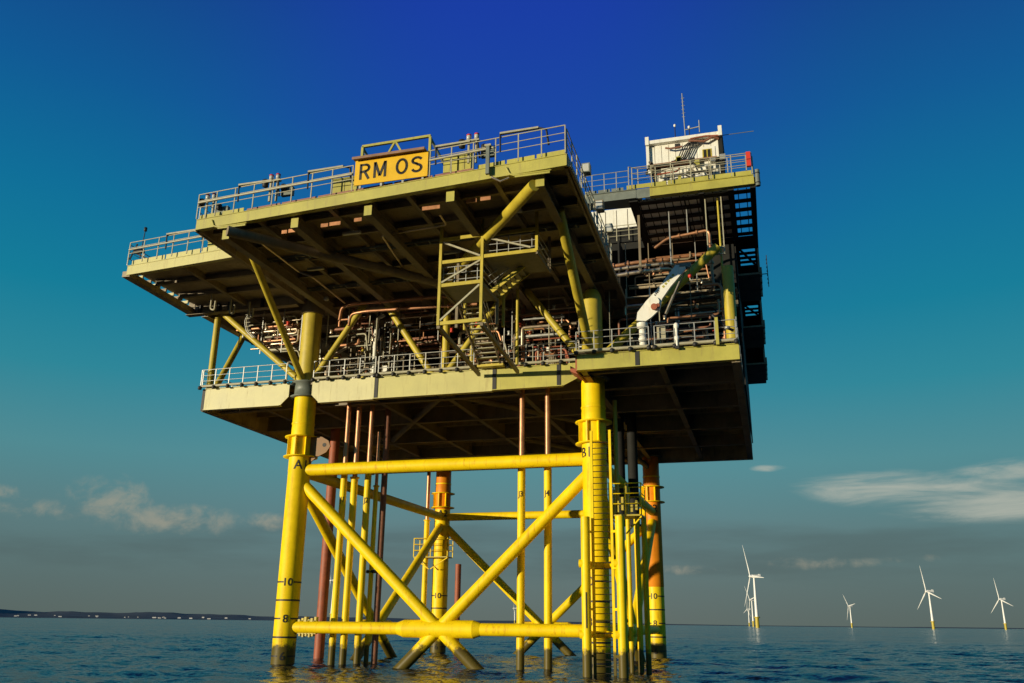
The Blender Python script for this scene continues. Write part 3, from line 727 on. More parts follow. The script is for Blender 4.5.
# ---- guard rails
deck_railing('long guard rail with black-socketed posts on the lower deck left of the left leg', [(-7.05, -.85), (-1.0, -.85)], 16.42, 1.0, GALV, socket=BLACK, toe=RAILY, low=.05)
deck_railing('guard rail on the lower deck front between left leg and the seam at mid-left', [(.9, -.85), (5.0, -.85)], 16.42, 1.0, GALV, socket=BLACK, toe=RAILY, low=.05)
deck_railing('guard rail on the lower deck front, centre panel left of the stairs', [(5.2, -.85), (11.2, -.85)], 16.42, 1.02, GALV, socket=BLACK, toe=RAILY, low=.05)
deck_railing('guard rail on the lower deck front between the stairs and the right leg', [(13.3, -.85), (17.4, -.85)], 16.42, 1.03, GALV, socket=BLACK, toe=RAILY, low=.05)
deck_railing('guard rail on the projecting right bay, left of the white crane', [(17.75, -3.25), (21.6, -3.25)], 16.12, .98, GALV, socket=BLACK, toe=RAILY, low=.05)
deck_railing('guard rail on the projecting right bay, right of the white crane', [(21.9, -3.25), (26.0, -3.25)], 16.12, .98, GALV, socket=BLACK, toe=RAILY, low=.05)
deck_railing('guard rail down the left side edge of the lower deck', [(-7.05, -.7), (-7.05, 24.5)], 16.42, 1.6, GALV)
deck_railing('guard rail down the right side edge of the lower deck', [(26.05, -3.1), (26.05, 24.5)], 16.3, 1.6, GALV)
# upper deck front
deck_railing('guard rail on the upper deck front, left half up to the name board', [(-.2, vf(-.2)-.08), (8.9, vf(8.9)-.08)], 22.25, 1.14, RAILY, low=.28)
deck_railing('guard rail on the upper deck front, right of the name board', [(13.0, vf(13.)-.08), (19.55, vf(19.5)-.08)], 22.25, 1.1, RAILY, low=.28)
deck_railing('guard rail running back along the right side of the central overhang', [(19.6, vf(19.5)), (19.4, -1.0)], 22.1, 1.1, RAILY, low=.15)
deck_railing('guard rail running back along the left side of the central overhang', [(-.25, vf(-.2)+.2), (-.25, -8.0)], 22.1, 1.2, GALV, low=.1)
deck_railing('guard rail on the front of the far left wing deck', [(-7.95, -7.76), (-.4, -8.48)], 22.4, 1.05, RAILY, h=1.05, low=.3)
deck_railing('guard rail on the outer side of the far left wing deck', [(-8.1, -7.6), (-8.3, -1.2)], 22.1, 1.2, GALV, h=1.3)
deck_railing('guard rail of the high roof deck in front of the white cabin', [(20.7, -.8), (27.5, -.8)], 26.9, 1.12, RAILY, low=.25)
deck_railing('second inner guard rail close in front of the white cabin', [(20.4, .0), (20.9, .4), (27.2, .4)], 27.4, 1.0, RAILY, h=1.15)
deck_railing('guard rail on the short walkway left of the roof deck', [(17.6, -.8), (20.5, -.8)], 26.75, .72, GALV, low=.1)
deck_railing('guard rail on the right side of the roof deck', [(27.55, -.7), (27.55, 8)], 26.7, 1.2, GALV)
# thick sloping handrail bars along the overhang and wing
def rail_bar(x0, x1, y, z0, z1, label):
    t_ = thing('stowed_rail_bar', label, 'rail bar', (x0, y, z0), 'stowed bars on top of the guard rails')
    MB().bar((x0, y, z0), (x1, y, z1), .14, .09).build('bar', RAILY, t_)
    MB().path([(x1, y, z1), (x1+.35, y+.02, z1-.12), (x1+.45, y+.05, z1-.9)], .05, 8).build('bracket', BLACK, t_)
    MB().path([(x0, y, z0), (x0, y+.05, z0-.9)], .04, 8).build('strut', BLACK, t_)
rail_bar(2.3, 4.2, vf(3)-.1, 23.42, 23.42, 'thick stowed bar near the left end of the upper front rail')
rail_bar(6.4, 8.3, vf(7)-.1, 23.42, 23.45, 'thick stowed bar just left of the name board')
rail_bar(13.3, 15.0, vf(14)-.1, 23.45, 23.48, 'thick stowed bar just right of the name board')
rail_bar(16.5, 18.3, vf(17)-.1, 23.5, 23.52, 'thick stowed bar near the right end of the upper front rail')
rail_bar(-5.2, -3.2, -8.1, 23.5, 23.55, 'thick stowed bar on the far left wing rail')
MB_ = MB().path([(-.15, vf(-.2)-.15, 22.85), (8.9, vf(8.9)-.15, 22.85)], .055, 8)
single(MB_, 'cable_conduit', RAILY, 'long thick conduit clipped along the upper front rail left of the name board', 'conduit', (-.15, vf(-.2), 22.85))
single(MB().path([(13.0, vf(13)-.15, 22.8), (16.2, vf(16.2)-.15, 22.85)], .055, 8), 'cable_conduit', RAILY, 'short thick conduit clipped along the upper front rail right of the name board', 'conduit', (13, vf(13), 22.8))
single(MB().path([(-7.9, -7.85, 22.95), (-.8, -8.55, 22.95)], .05, 8), 'cable_conduit', RAILY, 'thick conduit clipped along the far left wing rail', 'conduit', (-7.9, -7.85, 22.95))

# ---- name board
nb = thing('name_board', 'yellow name board reading RM OS in black on the upper deck front', 'sign', (11, -13.1, 22))
YB = -13.0
sb = MB().box(9.12, 12.86, YB, YB+.06, 22.10, 23.42).build('panel', SIGNY, nb)
def stroke_letter(ch, x, z, w, h, t=.125):
    def arc(cx, cz, rx, rz, a0, a1, n=14): return [(cx+rx*math.cos(R(a0+(a1-a0)*i/n)), cz+rz*math.sin(R(a0+(a1-a0)*i/n))) for i in range(n+1)]
    e = t/2
    if ch == 'R': L_ = [[(e, 0), (e, 1*h)], [(e, h-e), (w*.55, h-e)]+arc(w*.55, h*.735-e*.2, w*.45-e, h*.265-e*.8, 90, -90)+[(e, h*.47)], [(w*.5, h*.47), (w-e*.9, 0)]]
    elif ch == 'M': L_ = [[(e, 0), (e, h)], [(w-e, 0), (w-e, h)], [(e*1.2, h-.01), (w/2, h*.10), (w-e*1.2, h-.01)]]
    elif ch == 'O': L_ = [arc(w/2, h/2, w/2-e, h/2-e*.9, 0, 360, 28)]
    else: L_ = [arc(w/2, h*.74, w/2-e, h*.26-e, 20, 270)+arc(w/2, h*.27, w/2-e, h*.27-e*.7, 90, -160)]
    mb = MB()
    for pl in L_:
        for (a, b) in zip(pl[:-1], pl[1:]):
            dx, dz = b[0]-a[0], b[1]-a[1]; l = math.hypot(dx, dz) or 1; ext = .012 if len(pl) > 3 else 0
            mb.bar((x+a[0]-dx/l*ext, YB-.008, z+a[1]-dz/l*ext), (x+b[0]+dx/l*ext, YB-.008, z+b[1]+dz/l*ext), .01, t if abs(dz) > 0 else t*.9, Vector((-dz, 0, dx)))
    return mb
for ch, x_, w_ in (('R', 9.37, .55), ('M', 10.10, .66), ('O', 11.24, .62), ('S', 12.02, .58)):
    stroke_letter(ch, x_, 22.37, w_, .84).build('letter', INK, sb)
MB().box(9.05, 12.75, YB-.26, YB+.1, 23.44, 23.51).box(9.05, 12.75, YB-.26, YB-.23, 23.38, 23.44).build('lamp_hood', BROWN, nb)
for u_ in (9.4, 10.5, 11.6, 12.6): MB().box(u_-.05, u_+.05, YB+.06, YB+.14, 21.95, 22.6).build('mounting_post', GALV, nb)
tf = thing('board_truss', 'pale open truss frame standing above and behind the name board', 'frame', (11, -12.7, 22.3))
yt = -12.75
MB().bar((9.3, yt, 24.32), (12.85, yt, 24.36), .12, .12).build('top_chord', OLIVE, tf)
for x_ in (9.32, 12.83):
    MB().bar((x_, yt, 22.3), (x_, yt, 24.3), .12, .12).build('upright', OLIVE, tf)
    MB().bar((x_, yt, 24.25), (x_+.5, yt+1.8, 22.9), .1, .1).build('back_stay', GREY, tf)
MB().bar((11.0, yt, 24.3), (10.4, yt, 23.2), .09, .09).bar((11.06, yt, 24.3), (11.66, yt, 23.2), .09, .09).build('web_member', OLIVE, tf)

# ---- equipment along the upper rail
def lantern(x, y, z, label, red=True):
    t_ = thing('navigation_light', label, 'navigation light', (x, y, z), 'navigation lights and horns on the rails')
    MB().bar((x, y, z), (x, y, z+1.2), .09, .09, (0, 1, 0)).bar((x+.35, y+.05, z), (x+.35, y+.05, z+1.25), .09, .09, (0, 1, 0)).build('post', RAILY, t_)
    MB().box(x-.15, x+.5, y-.05, y+.15, z+1.12, z+1.2).build('shelf', RAILY, t_)
    for dx in (0, .38):
        b = MB().lathe([(.05, 0), (.11, .02), (.12, .2), (.06, .24)], (x+dx, y, z+1.2), 14).build('lens', GLASS, t_)
        MB().lathe([(.12, .22), (.12, .27), (.03, .33)], (x+dx, y, z+1.2), 14).build('cap', RED, b)
    MB().lathe([(.06, 0), (.15, .05), (.17, .4), (.10, .45)], (x-.35, y+.05, z+.85), 14).build('fog_horn', BLACK, t_)
    MB().lathe([(.06, 0), (.14, .05), (.15, .3), (.1, .35)], (x+.75, y, z+.5), 14).build('fog_horn', BLACK, t_)
    MB().box(x+.55, x+1.2, y+.1, y+.3, z+.3, z+.75).build('battery_box', GREY, t_)
lantern(4.1, vf(4)+.05, 22.3, 'twin lantern with red caps and black horns near the left end of the upper rail')
lantern(14.9, vf(15)+.05, 22.4, 'twin lantern with red caps between the two bars right of the name board')
lantern(.2, vf(0)+.1, 21.9, 'low twin lantern at the extreme left corner of the upper front rail')
for x, y, z, w_, h_, lb in ((7.6, -12.3, 22.2, 1.3, .8, 'pale steel cabinet behind the rail just left of the name board'), (13.6, -12.9, 22.2, .7, .8, 'pale steel cabinet close right of the name board'),
                            (14.35, -12.9, 22.2, .6, .85, 'second pale steel cabinet right of the name board, nearer the lantern'), (-2.9, -7.4, 22.3, 1.1, .8, 'pale grey cabinet on the left wing deck beside the white tank')):
    t_ = thing('equipment_cabinet', lb, 'cabinet', (x, y, z), 'steel cabinets behind the upper rails')
    MB().box(x, x+w_, y, y+.5, z, z+h_).build('body', OLIVE, t_)
    MB().box(x+w_*.5-.01, x+w_*.5+.01, y-.01, y, z+.05, z+h_-.05).build('door_seam', BLACK, t_); MB().box(x-.03, x+w_+.03, y-.04, y+.52, z+h_, z+h_+.03).build('top', OLIVE, t_)
wt = thing('white_tank', 'white oblong tank lying on the far left wing deck', 'tank', (-1.3, -7.6, 22.3))
MB().tube((-1.9, -7.5, 22.75), (.2, -7.9, 22.75), .32, 20).build('shell', WHITE, wt)
MB().box(-1.7, -1.5, -7.8, -7.2, 22.0, 22.5).box(-.3, -.1, -8.0, -7.5, 22.0, 22.5).build('saddle', GREY, wt)
wa = thing('whip_antenna', 'short black whip antenna on the left wing corner rail', 'antenna', (-7.3, -7.7, 22.4))
MB().tube((-7.2, -7.7, 22.4), (-7.1, -7.7, 24.3), .025, 8).build('whip', BLACK, wa); MB().lathe([(.03, 0), (.09, .03), (.09, .25), (.03, .28)], (-7.1, -7.7, 24.1), 10).build('tip', BLACK, wa)
wc = thing('corner_winch', 'dark small winch in the corner of the far left wing deck', 'winch', (-7.6, -7.5, 22.3))
MB().tube((-7.7, -7.6, 22.9), (-7.1, -7.6, 22.9), .14, 12).bar((-7.6, -7.6, 22.8), (-6.7, -7.5, 22.35), .08, .08).build('drum', BLACK, wc)
MB().bar((-7.9, -7.7, 22.4), (-7.6, -7.6, 23.4), .07, .07).build('arm', BLACK, wc)
lp = thing('lamp_post', 'stout grey post clamped in front of the upper girder right of the name board', 'post', (16.0, vf(16)-.25, 21.6))
MB().bar((15.95, vf(16)-.22, 21.5), (15.95, vf(16)-.22, 22.95), .16, .14, (0, 1, 0)).build('post', GREY, lp); MB().box(15.8, 16.1, vf(16)-.3, vf(16)-.1, 22.9, 23.0).build('cap', RAILY, lp)
MB().path([(16.1, vf(16)-.1, 21.4), (16.5, vf(16)-.05, 21.15), (16.9, vf(16), 21.3)], .05, 8).build('hook', PIPE, lp)
# things bolted outside the right rail of the overhang
for k, (v_, z_, s_) in enumerate(((-9.5, 22.9, .5), (-6.2, 22.5, .55), (-3.2, 22.6, .5))):
    t_ = thing('floodlight', ['floodlight first behind the right front corner of the overhang', 'floodlight halfway back on the right side of the overhang', 'pale floodlight box rearmost on the right side of the overhang'][k], 'floodlight', (19.6, v_, z_), 'floodlights on the right side rail')
    MB().box(19.45, 19.45+s_*.8, v_, v_+s_*.8, z_+.3, z_+.3+s_).build('housing', [GREY, BEAM, RAILY][k], t_)
    MB().bar((19.5, v_+.2, z_-.4), (19.5, v_+.2, z_+.3), .06, .06).build('stem', GALV, t_)
    MB().box(19.5, 19.4+s_*.8, v_-.015, v_, z_+.35, z_+.25+s_).build('glass', GLASS, t_)

# ---- stair tower hanging under the overhang
stt = thing('stair_tower', 'yellow lattice stair tower hanging below the overhang with zigzag stairs', 'stair tower', (13, -8.7, 16.3))
VS = -8.7
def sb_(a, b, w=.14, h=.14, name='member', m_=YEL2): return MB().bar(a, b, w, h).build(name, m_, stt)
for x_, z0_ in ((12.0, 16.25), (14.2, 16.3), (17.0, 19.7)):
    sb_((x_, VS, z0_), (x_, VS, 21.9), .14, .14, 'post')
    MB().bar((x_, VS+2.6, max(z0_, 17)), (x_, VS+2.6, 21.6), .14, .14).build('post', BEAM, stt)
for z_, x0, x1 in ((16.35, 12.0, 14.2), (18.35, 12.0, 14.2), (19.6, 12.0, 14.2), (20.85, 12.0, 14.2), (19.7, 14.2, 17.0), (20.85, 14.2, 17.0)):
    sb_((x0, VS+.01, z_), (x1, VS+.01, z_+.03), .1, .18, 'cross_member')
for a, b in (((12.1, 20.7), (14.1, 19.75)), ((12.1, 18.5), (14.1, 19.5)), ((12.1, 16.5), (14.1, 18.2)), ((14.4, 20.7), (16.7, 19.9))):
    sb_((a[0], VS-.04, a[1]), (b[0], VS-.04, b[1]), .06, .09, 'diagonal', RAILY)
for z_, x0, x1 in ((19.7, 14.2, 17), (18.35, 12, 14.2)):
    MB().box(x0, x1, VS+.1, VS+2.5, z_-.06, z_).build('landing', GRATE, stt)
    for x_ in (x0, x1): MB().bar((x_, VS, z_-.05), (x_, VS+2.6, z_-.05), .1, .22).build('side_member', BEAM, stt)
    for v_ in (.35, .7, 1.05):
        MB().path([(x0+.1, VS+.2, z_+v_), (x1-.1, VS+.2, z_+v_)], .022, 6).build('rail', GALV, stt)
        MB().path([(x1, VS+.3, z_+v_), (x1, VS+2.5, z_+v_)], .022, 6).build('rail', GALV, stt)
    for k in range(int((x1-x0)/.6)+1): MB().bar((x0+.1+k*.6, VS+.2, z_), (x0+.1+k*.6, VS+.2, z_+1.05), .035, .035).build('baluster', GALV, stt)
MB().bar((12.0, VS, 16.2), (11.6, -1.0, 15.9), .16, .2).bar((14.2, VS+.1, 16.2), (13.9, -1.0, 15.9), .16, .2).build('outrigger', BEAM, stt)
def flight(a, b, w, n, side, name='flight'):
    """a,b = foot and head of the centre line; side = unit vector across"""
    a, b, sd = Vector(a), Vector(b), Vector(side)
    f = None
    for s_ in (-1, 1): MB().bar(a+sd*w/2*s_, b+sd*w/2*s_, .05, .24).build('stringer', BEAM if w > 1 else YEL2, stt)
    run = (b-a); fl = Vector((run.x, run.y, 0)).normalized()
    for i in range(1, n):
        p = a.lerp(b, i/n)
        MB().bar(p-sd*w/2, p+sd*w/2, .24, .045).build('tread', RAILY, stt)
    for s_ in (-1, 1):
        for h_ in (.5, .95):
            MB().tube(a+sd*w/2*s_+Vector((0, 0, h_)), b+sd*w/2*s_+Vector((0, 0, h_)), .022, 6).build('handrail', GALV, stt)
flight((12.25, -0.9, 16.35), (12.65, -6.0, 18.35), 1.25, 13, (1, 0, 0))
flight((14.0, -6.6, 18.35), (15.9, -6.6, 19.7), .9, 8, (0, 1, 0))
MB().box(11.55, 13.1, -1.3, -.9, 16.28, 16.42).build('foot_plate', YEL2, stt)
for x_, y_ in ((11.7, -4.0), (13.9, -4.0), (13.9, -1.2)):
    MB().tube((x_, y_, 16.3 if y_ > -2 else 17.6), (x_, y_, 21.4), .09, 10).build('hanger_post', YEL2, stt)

# ---- white deck crane
ck = thing('deck_crane', 'white folding-boom deck crane on the right bay, boom raised to the right', 'crane', (21.3, -2.9, 16.1))
MB().lathe([(.28, 0), (.28, .08), (.18, .1), (.18, .45), (.22, .47), (.22, .6), (.18, .62), (.18, 1.15), (.29, 1.2), (.29, 1.42)], (21.25, -2.9, 16.1), 24).build('pedestal', WHITE, ck)
BOOM = [(20.96, 17.68), (21.03, 18.13), (21.5, 18.72), (22.25, 19.48), (23.15, 20.64), (23.62, 20.62), (23.68, 20.38), (22.82, 19.42), (22.35, 18.78), (22.2, 18.2), (21.75, 17.8), (21.46, 17.62)]
bm = MB().prism(BOOM, -3.0, -2.82)
bo = bm.build('boom', WHITE, ck)
MB().tube((21.95, -3.12, 18.62), (21.95, -2.68, 18.62), .27, 24).build('winch_drum', WHITE, ck)
MB().tube((21.95, -3.13, 18.30), (21.95, -3.3, 18.28), .17, 16).tube((22.15, -3.1, 18.36), (22.15, -3.28, 18.35), .1, 12).build('winch_motor', RUST, ck)
MB().box(23.35, 23.95, -3.03, -2.77, 20.5, 20.68).tube((23.8, -3.04, 20.52), (23.8, -2.76, 20.52), .11, 16).build('boom_head', GREY, bo)
hk = MB().tube((23.86, -2.9, 20.5), (23.86, -2.9, 20.05), .015, 6).build('hoist_wire', BLACK, ck)
MB().lathe([(.03, 0), (.1, .03), (.1, .18), (.03, .22)], (23.86, -2.9, 19.86), 12).build('hook_block', RED, ck)
MB().path([(23.86, -2.9, 19.88), (23.86, -2.9, 19.76), (23.95, -2.9, 19.68), (24.0, -2.9, 19.78)], .025, 6).build('hook', GALV, ck)
for k_, (dx, dz) in enumerate(((.35, -.28), (.55, -.30))):
    MB().tube((22.5+dx*.2, -2.98+.1*k_, 18.0+k_*.1), (23.6, -2.98+.1*k_, 20.2), .02, 6).build('wire', BLACK, ck)
MB().tube((22.5, -2.9, 17.95), (23.3, -2.9, 19.7), .045, 10).tube((22.5, -2.9, 17.95), (22.95, -2.9, 18.95), .075, 12).build('hydraulic_ram', PIPE, ck)
dirb = Vector((23.2-21.5, 0, 20.5-18.6)).normalized(); prp = Vector((-dirb.z, 0, dirb.x))
for k in range(5):
    c_ = Vector((22.42, -3.007, 19.42))+dirb*(k*.2); MB().bar(c_, c_+dirb*.12, .012, .12, prp).build('stencil_mark', OLIVE, bo)
for k in range(4):
    c_ = Vector((21.98, -3.007, 19.0))+dirb*(k*.1); MB().bar(c_, c_+dirb*.06, .012, .09, prp).build('stencil_mark', INK, bo)
MB().box(22.0, 22.45, -2.95, -2.75, 16.55, 17.25).build('control_box', RAILY, ck)
rl = thing('roller_post', 'white round-knobbed bollard post on the rail right of the crane', 'post', (23.05, -3.3, 16.1))
MB().lathe([(.06, 0), (.07, .3), (.12, .38), (.12, .5), (.06, .55), (.07, .95), (.13, 1.02), (.13, 1.18), (.05, 1.25)], (23.05, -3.35, 16.0), 16).build('post', WHITE, rl); MB().box(22.95, 23.15, -3.42, -3.25, 15.85, 16.0).build('foot', BLACK, rl)
single(MB().box(25.0, 25.16, -3.45, -3.3, 15.9, 17.35), 'gate_post', OLIVE, 'broad yellow gate post on the right bay rail near the right corner', 'post', (25.1, -3.4, 15.9))

# ---- roof deck cabin
cb = thing('control_cabin', 'white equipment cabin on the roof deck with flat overhanging roof', 'cabin', (23.8, 2.0, 27.2))
MB().box(21.55, 25.7, .9, 4.2, 28.95, 30.25).build('upper_wall', WHITE, cb)
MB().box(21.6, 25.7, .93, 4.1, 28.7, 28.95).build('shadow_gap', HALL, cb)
MB().box(21.9, 25.75, 1.0, 4.1, 27.35, 28.7).build('lower_wall', WHITE, cb)
MB().box(21.4, 26.0, .6, 4.4, 30.27, 30.50).build('roof_beam', WHITE, cb)
for x_, h_ in ((21.4, .25), (25.75, .36)): MB().box(x_, x_+.22, .55, .75, 30.2, 30.5+h_).build('roof_horn', WHITE, cb)
MB().box(21.42, 21.6, .7, .88, 28.4, 30.27).build('corner_post', WHITE, cb)
for k in range(9): 
    MB().box(21.9+k*.42, 21.915+k*.42, .885, .9, 29.0, 30.2).build('panel_joint', BEAM, cb)
    MB().box(22.05+k*.42, 22.07+k*.42, .985, 1.0, 27.4, 28.65).build('panel_joint', BEAM, cb)
MB().box(21.6, 25.6, .55, .95, 28.74, 28.84).build('cable_tray', DUCT, cb)
wn = MB().box(24.75, 25.3, .84, .88, 28.95, 29.55).build('window', YEL2, cb); MB().box(24.82, 24.98, .82, .84, 29.0, 29.5).box(25.06, 25.22, .82, .84, 29.0, 29.5).build('pane', HALL, wn)
MB().box(24.55, 25.5, .86, .9, 28.2, 29.7).build('door_panel', WHITE, cb)
MB().box(23.15, 23.45, .86, .9, 29.85, 30.2).build('vent', BLACK, cb)
for k in range(5):
    x0 = 23.3+k*.14
    MB().path([(x0-.35, .65, 28.8), (x0+.05, .6, 29.1), (x0+.35, .58, 29.75), (x0+.7, .6, 30.0), (x0+.9, .8, 30.05)], .035, 6).build('cable', BLACK, cb)
MB().path([(24.0, .62, 30.15), (24.9, .62, 29.95), (25.4, .62, 30.2), (25.75, .8, 30.1)], .08, 10).build('duct', DUCT, cb)
MB().path([(22.6, .6, 29.85), (22.9, .58, 29.75), (23.6, .6, 29.8)], .06, 8).build('duct', DUCT, cb)
MB().path([(24.1, .6, 30.25), (25.0, .6, 30.3), (25.8, .62, 30.22)], .05, 8).build('duct', RUST, cb)
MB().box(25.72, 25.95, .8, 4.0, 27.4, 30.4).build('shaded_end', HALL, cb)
MB().box(21.2, 26.4, .7, 4.3, 26.95, 27.15).build('skid', WHITE, cb)
MB().box(21.3, 26.3, .9, 1.1, 27.15, 27.35).build('pipe_bundle', RUST, cb)
MB().path([(24.0, .6, 28.7), (24.3, .5, 28.4), (24.5, .55, 27.8)], .05, 8).build('cable', BLACK, cb)
rc = random.Random(4)
for k in range(26):
    x_ = rc.uniform(21.3, 26.0); z_ = rc.uniform(27.1, 28.9); w_ = rc.uniform(.1, .35)
    MB().box(x_, x_+w_, .55, .8, z_, z_+rc.uniform(.1, .4)).build(rc.choice(['junction_box', 'fan_unit', 'valve_box']), rc.choice([BEAM, RUST, GALV, BLACK, OLIVE, WHITE]), cb)
for k in range(7):
    x_ = rc.uniform(21.5, 24.8); z_ = rc.uniform(27.2, 28.7)
    MB().path([(x_, .5, z_), (x_+rc.uniform(.5, 1.4), .5, z_+rc.uniform(-.1, .15)), (x_+1.5, .52, z_+rc.uniform(-.5, .4))], rc.uniform(.03, .06), 6, .15).build('conduit', rc.choice([RUST, BLACK, GALV, DUCT]), cb)
cg = MB()
for k in range(4): cg.tube((21.35+.1*k, .7-.1*k, 28.3+.2*k), (21.75, .7, 28.5+.15*k), .09, 10)
cm_ = thing('camera_cluster', 'black floodlight cluster at the left end of the white cabin', 'floodlight', (21.5, .6, 28.4)); cg.build('lamp', BLACK, cm_); MB().bar((21.75, .7, 27.3), (21.6, .65, 28.6), .06, .06).build('stem', GREY, cm_)
ms_ = thing('radio_mast', 'slim radio mast with stacked dipoles above the white cabin', 'mast', (23.8, 2.5, 30.6))
MB().tube((23.75, 2.0, 30.6), (23.68, 2.0, 34.4), .035, 8).build('mast_pole', GALV, ms_)
for k in range(6): MB().bar((23.6, 2.0, 32.7+k*.27), (23.78+.02*(k % 2), 2.0, 32.7+k*.27), .03, .03).build('dipole', GALV, ms_)
MB().bar((23.72, 2.0, 31.75), (24.62, 2.0, 31.85), .05, .05).build('side_arm', RAILY, ms_); MB().tube((24.62, 2.0, 31.45), (24.62, 2.0, 32.3), .035, 8).build('side_dipole', GALV, ms_)
for x_, z_, nm_ in ((23.2, 31.6, 'thin ball-topped rod aerial left of the radio mast'), (24.05, 31.35, 'short bulb-topped rod aerial right of the radio mast')):
    t_ = thing('rod_aerial', nm_, 'aerial', (x_, 1.0, 30.6)); MB().tube((x_, 1.0, 30.6), (x_, 1.0, z_-.1), .03, 6).build('rod', BLACK, t_); MB().lathe([(.03, 0), (.08, .06), (.08, .14), (.02, .2)], (x_, 1.0, z_-.15), 10).build('tip', WHITE, t_)
t_ = thing('boom_aerial', 'long thin horizontal rod pointing right from the cabin roof', 'aerial', (26.0, 1.0, 30.4)); MB().tube((25.95, 1.0, 30.42), (27.8, 1.0, 30.42), .02, 6).build('rod', GREY, t_); MB().box(25.9, 26.0, .95, 1.05, 30.38, 30.46).build('clamp', GREY, t_)
lf = thing('lifebuoy_cabinet', 'tall red lifebuoy cabinet on the roof deck right corner rail', 'cabinet', (27.3, -.75, 27)); MB().box(27.22, 27.46, -.95, -.75, 27.1, 28.0).build('body', RED, lf); MB().box(27.25, 27.43, -.965, -.95, 27.5, 27.54).build('door_seam', BLACK, lf)
sv = thing('rolled_canvas', 'grey rolled canvas bundle hung outside the roof deck right corner', 'bundle', (27.75, -.6, 26.4)); MB().tube((27.75, -.6, 25.95), (27.75, -.6, 26.95), .14, 14).build('roll', GREY, sv); MB().tube((27.75, -.6, 26.1), (27.75, -.6, 26.16), .155, 14).tube((27.75, -.6, 26.7), (27.75, -.6, 26.76), .155, 14).build('strap', BLACK, sv)
MB().box(15, 20.9, 6.15, 6.25, 26.5, 27.55).build('kerb_girder', HALL, rd)
# white container seen below the walkway
wc_ = thing('white_container', 'white container wall seen through the gap under the short walkway', 'container', (18.4, 7, 26.5))
MB().box(15.5, 20.3, 6.6, 9.0, 26.52, 29.2).build('body', WHITE, wc_)
for k in range(6): MB().box(16.3+k*.75, 16.33+k*.75, 6.575, 6.6, 26.6, 29.1).build('seam', BEAM, wc_)
deck_railing('guard rail in front of the white container under the walkway', [(16.2, 5.9), (20.3, 5.9)], 26.5, .8, RAILY)

# ================================================================== PROCESS HALL BETWEEN THE DECKS
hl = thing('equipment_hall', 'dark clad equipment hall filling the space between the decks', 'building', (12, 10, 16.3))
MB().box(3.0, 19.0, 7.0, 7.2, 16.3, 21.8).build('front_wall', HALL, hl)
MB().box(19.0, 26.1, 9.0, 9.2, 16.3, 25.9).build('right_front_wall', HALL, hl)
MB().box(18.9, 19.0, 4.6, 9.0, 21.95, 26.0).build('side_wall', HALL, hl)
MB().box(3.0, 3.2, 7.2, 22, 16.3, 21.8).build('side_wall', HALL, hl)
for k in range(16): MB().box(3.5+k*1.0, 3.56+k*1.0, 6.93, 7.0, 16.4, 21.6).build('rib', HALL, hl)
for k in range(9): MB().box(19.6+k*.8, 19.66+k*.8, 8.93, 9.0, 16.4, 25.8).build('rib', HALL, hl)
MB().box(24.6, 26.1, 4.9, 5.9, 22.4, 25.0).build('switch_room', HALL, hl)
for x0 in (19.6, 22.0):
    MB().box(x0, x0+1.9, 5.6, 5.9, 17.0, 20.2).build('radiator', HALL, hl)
rp = random.Random(11)
PL = {}
def pipe(pts, r, mt, label, bend=.3, cat='pipe', name='pipe', group='process pipes between the decks'):
    t_ = thing(name, label, cat, pts[0], group)
    MB().path(pts, r, 10, bend).build('run', mt, t_)
    P = [Vector(p) for p in pts]
    for a, b in zip(P[:-1], P[1:]):
        if (b-a).length > 1.8:
            for f in (.3, .75):
                c = a.lerp(b, f); d = (b-a).normalized()*.05
                MB().tube(c-d, c+d, r*1.7, 12).build('flange', mt, t_)
    return t_
# pipes hung under the overhang
pipe([(2.6, -1.3, 19.9), (2.7, -1.3, 20.75), (3.5, -1.4, 20.85), (9.5, -1.4, 20.75), (11.5, -1.4, 20.75)], .09, BRONZE, 'upper of two orange-lit pipes hung left of the stair tower')
pipe([(3.1, -1.0, 19.6), (3.2, -1.0, 20.35), (4.2, -1.1, 20.4), (11.4, -1.1, 20.2)], .085, BRONZE, 'lower of two orange-lit pipes hung left of the stair tower')
# left wing pipes
pipe([(-5.2, .6, 20.3), (-.8, .6, 20.3)], .10, PIPE, 'bright horizontal pipe below the left wing, left of the column')
pipe([(-6.3, 1.2, 20.8), (-5.4, 1.2, 20.8), (-1.0, 1.2, 20.9)], .09, BRONZE, 'dull orange pipe just above the bright one below the left wing')
pipe([(-4.5, 2.2, 19.5), (-1.5, 2.2, 19.6), (-1.4, 2.2, 20.6)], .1, PIPE, 'bright elbowed pipe with upturned end below the left wing')
pipe([(-3.8, 4.0, 19.2), (-2.8, 4.0, 19.2), (-.9, 4.0, 19.3), (.5, 4.0, 20.0)], .12, PIPE, 'pale pipe sloping up to the left column, rear one')
for k in range(3):
    x = -5.0+k*.75
    pipe([(x, -3.6+k*.9, 21.5), (x, -3.6+k*.9, 20.5), (x+.3, -3.6+k*.9, 20.4), (x+.3, -3.6+k*.9, 21.0)], .06, RAILY, ['small pale U-bend pipe hung under the left wing, leftmost', 'small pale U-bend pipe hung under the left wing, middle', 'small pale U-bend pipe hung under the left wing, rightmost'][k], .15, 'pipe', 'u_bend')
cl_ = thing('cable_bundle', 'curved ladder-like cable bundle drooping below the left wing beam', 'cables', (-3.9, -.6, 20.5))
for k in range(3): MB().path([(-4.0+k*.12, -.9, 21.3), (-4.35+k*.12, -.9, 20.6), (-4.15+k*.12, -.9, 19.9), (-3.6+k*.12, -.9, 19.4)], .035, 6, .2).build('cable', [GALV, RAILY, BLACK][k], cl_)
